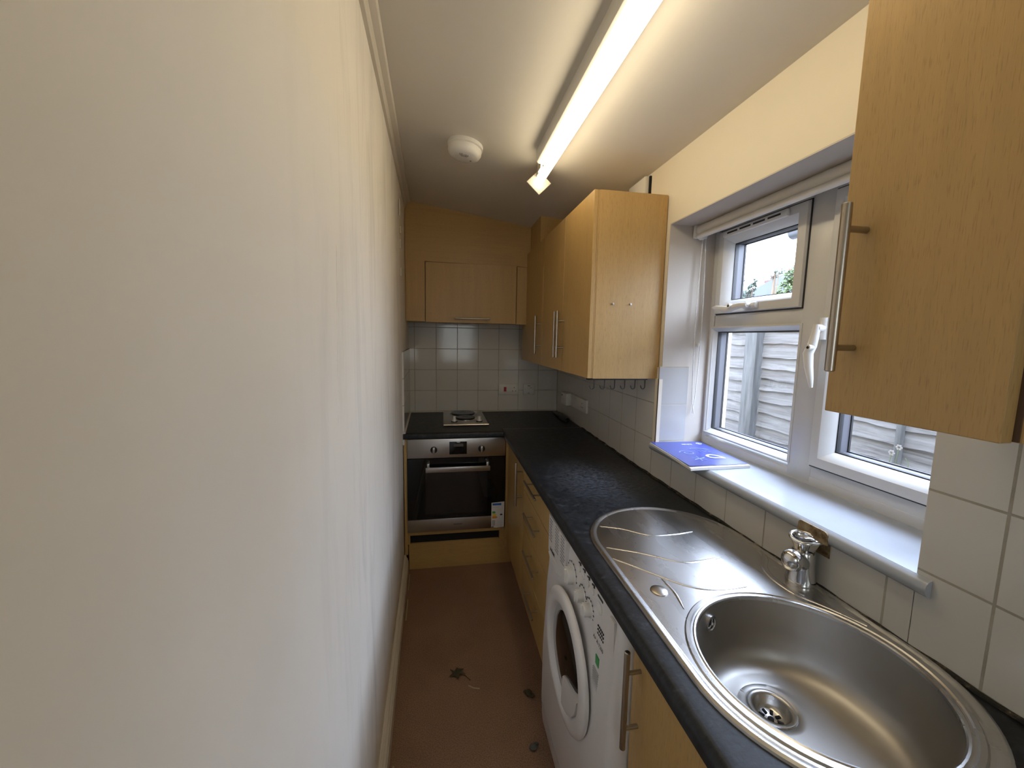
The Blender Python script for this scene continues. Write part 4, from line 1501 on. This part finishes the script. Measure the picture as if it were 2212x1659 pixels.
# neighbour's lean-to with gutter
nb = thing('neighbouring_extension', 'neighbouring lean-to with black gutter end beyond the fence', 'building', (3.6, 2.66, ZG))
MB().box((3.20, 2.30, ZG), (4.6, 2.98, 2.40)).build('wall', 'render_wall', nb, 0)
gt = MB()
R = []
for y in (2.25, 3.235):
    R.append([(3.10 + .06 * cos(PI + k * PI / 10), y, 2.43 + .06 * sin(PI + k * PI / 10)) for k in range(11)] + [(3.165, y, 2.445), (3.035, y, 2.445)])
gt.loft(R, True, True, True)
gt.build('gutter', 'gutter_black', nb)
MB().box((3.155, 2.28, 2.40), (3.24, 3.12, 2.60)).build('fascia', 'fascia_white', nb, 0)

# far house with chimney
h1 = thing('house', 'distant slate-roofed house with brick chimney and two pots', 'house', (21, 18, ZG))
MB().box((17.2, 14, ZG), (25, 22, 3.7)).build('wall', 'render_wall', h1, 0)
rf = MB().loft([[(x, 22.6, 3.65), (x, 18.2, 4.90), (x, 13.6, 3.65)] for x in (17.0, 25.2)], True, True, True)
rf.build('roof', 'slate', h1, 0)
ch_ = MB().box((18.0, 19.80, 4.0), (18.7, 20.36, 4.82)).box((17.96, 19.76, 4.80), (18.74, 20.40, 4.93)).build('chimney', 'red_brick', h1, 0)
for y in (19.95, 20.22):
    MB().lathe([(.085, 4.92), (.075, 5.10), (.09, 5.14), (.09, 5.19), (.06, 5.19)], (18.3, y, 0), (0, 0, 1), 14, True, True).build('chimney_pot', 'terracotta', ch_)
h2_ = thing('house', 'distant red brick house at the right edge of the top pane', 'house', (15, 10.5, ZG))
MB().box((12.6, 8.2, ZG), (18, 12.72, 4.02)).build('wall', 'red_brick', h2_, 0)
MB().loft([[(x, 13.1, 3.92), (x, 13.1, 4.02), (x, 10.4, 5.2), (x, 7.9, 4.02), (x, 7.9, 3.92)] for x in (12.3, 18.3)], True, True, True).build('roof', 'terracotta', h2_, 0)
MB().box((12.57, 12.1, 3.3), (12.62, 12.5, 3.75)).build('window', 'gutter_black', h2_, 0)


def tree(name, label, base, top, blobs, mat, leaf, seed):
    t = thing(name, label, 'tree', (base[0], base[1], ZG))
    r_ = random.Random(seed)
    tm_ = MB()
    tm_.tube([(base[0], base[1], ZG), ((base[0] + top[0]) / 2, (base[1] + top[1]) / 2 + .05, (ZG + top[2]) / 2), top], [.12, .08, .02], 8)
    for (bx_, by_, bz_, rad, n_) in blobs:
        tm_.tube([((base[0] + top[0]) / 2, (base[1] + top[1]) / 2 + .05, (ZG + top[2]) / 2), (bx_, by_, bz_)], [.04, .01], 6)
    tm_.build('trunk', 'bark', t)
    lm = MB()
    for (bx_, by_, bz_, rad, n_) in blobs:
        for _ in range(n_):
            d_ = Vector((r_.gauss(0, 1), r_.gauss(0, 1), r_.gauss(0, 1))).normalized() * rad * r_.uniform(.3, 1) ** .5
            c = Vector((bx_, by_, bz_)) + d_
            a = Vector((r_.gauss(0, 1), r_.gauss(0, 1), r_.gauss(0, 1))).normalized() * leaf
            b_ = a.orthogonal().normalized() * leaf * .5
            lm.add([c - a, c + b_, c + a, c - b_], [(0, 1, 2, 3)])
    lm.build('foliage', mat, t, 0)


tree('tree', 'bright green leafy tree before the far brick house', (10.5, 10.72, 0), (10.5, 10.75, 3.5),
     [(10.5, 10.72, 3.42, .34, 420), (10.5, 10.95, 3.10, .32, 350), (10.5, 10.45, 3.5, .4, 420), (10.5, 10.5, 3.0, .5, 420)], 'leaf_green', .07, 5)
tree('tree', 'dark green tree at the left of the top pane', (11.0, 13.35, 0), (11.0, 13.2, 3.3),
     [(11.0, 13.25, 3.12, .24, 260), (11.0, 13.02, 3.42, .16, 130), (11.0, 12.92, 3.62, .10, 50), (11.0, 13.55, 3.05, .30, 300), (11.0, 13.62, 3.75, .16, 60), (11.0, 13.64, 4.3, .14, 40), (11.0, 13.66, 4.85, .12, 30)], 'leaf_dark', .06, 6)
tree('tree', 'slender sapling with sparse sprigs between the chimney and brick house', (9.5, 10.45, 0), (9.5, 10.40, 3.52),
     [(9.5, 10.46, 3.40, .12, 50), (9.5, 10.26, 3.50, .13, 60)], 'leaf_dark', .05, 8)

# tidy: drop the helper property
for o in bpy.data.objects:
    if '_o' in o:
        del o['_o']
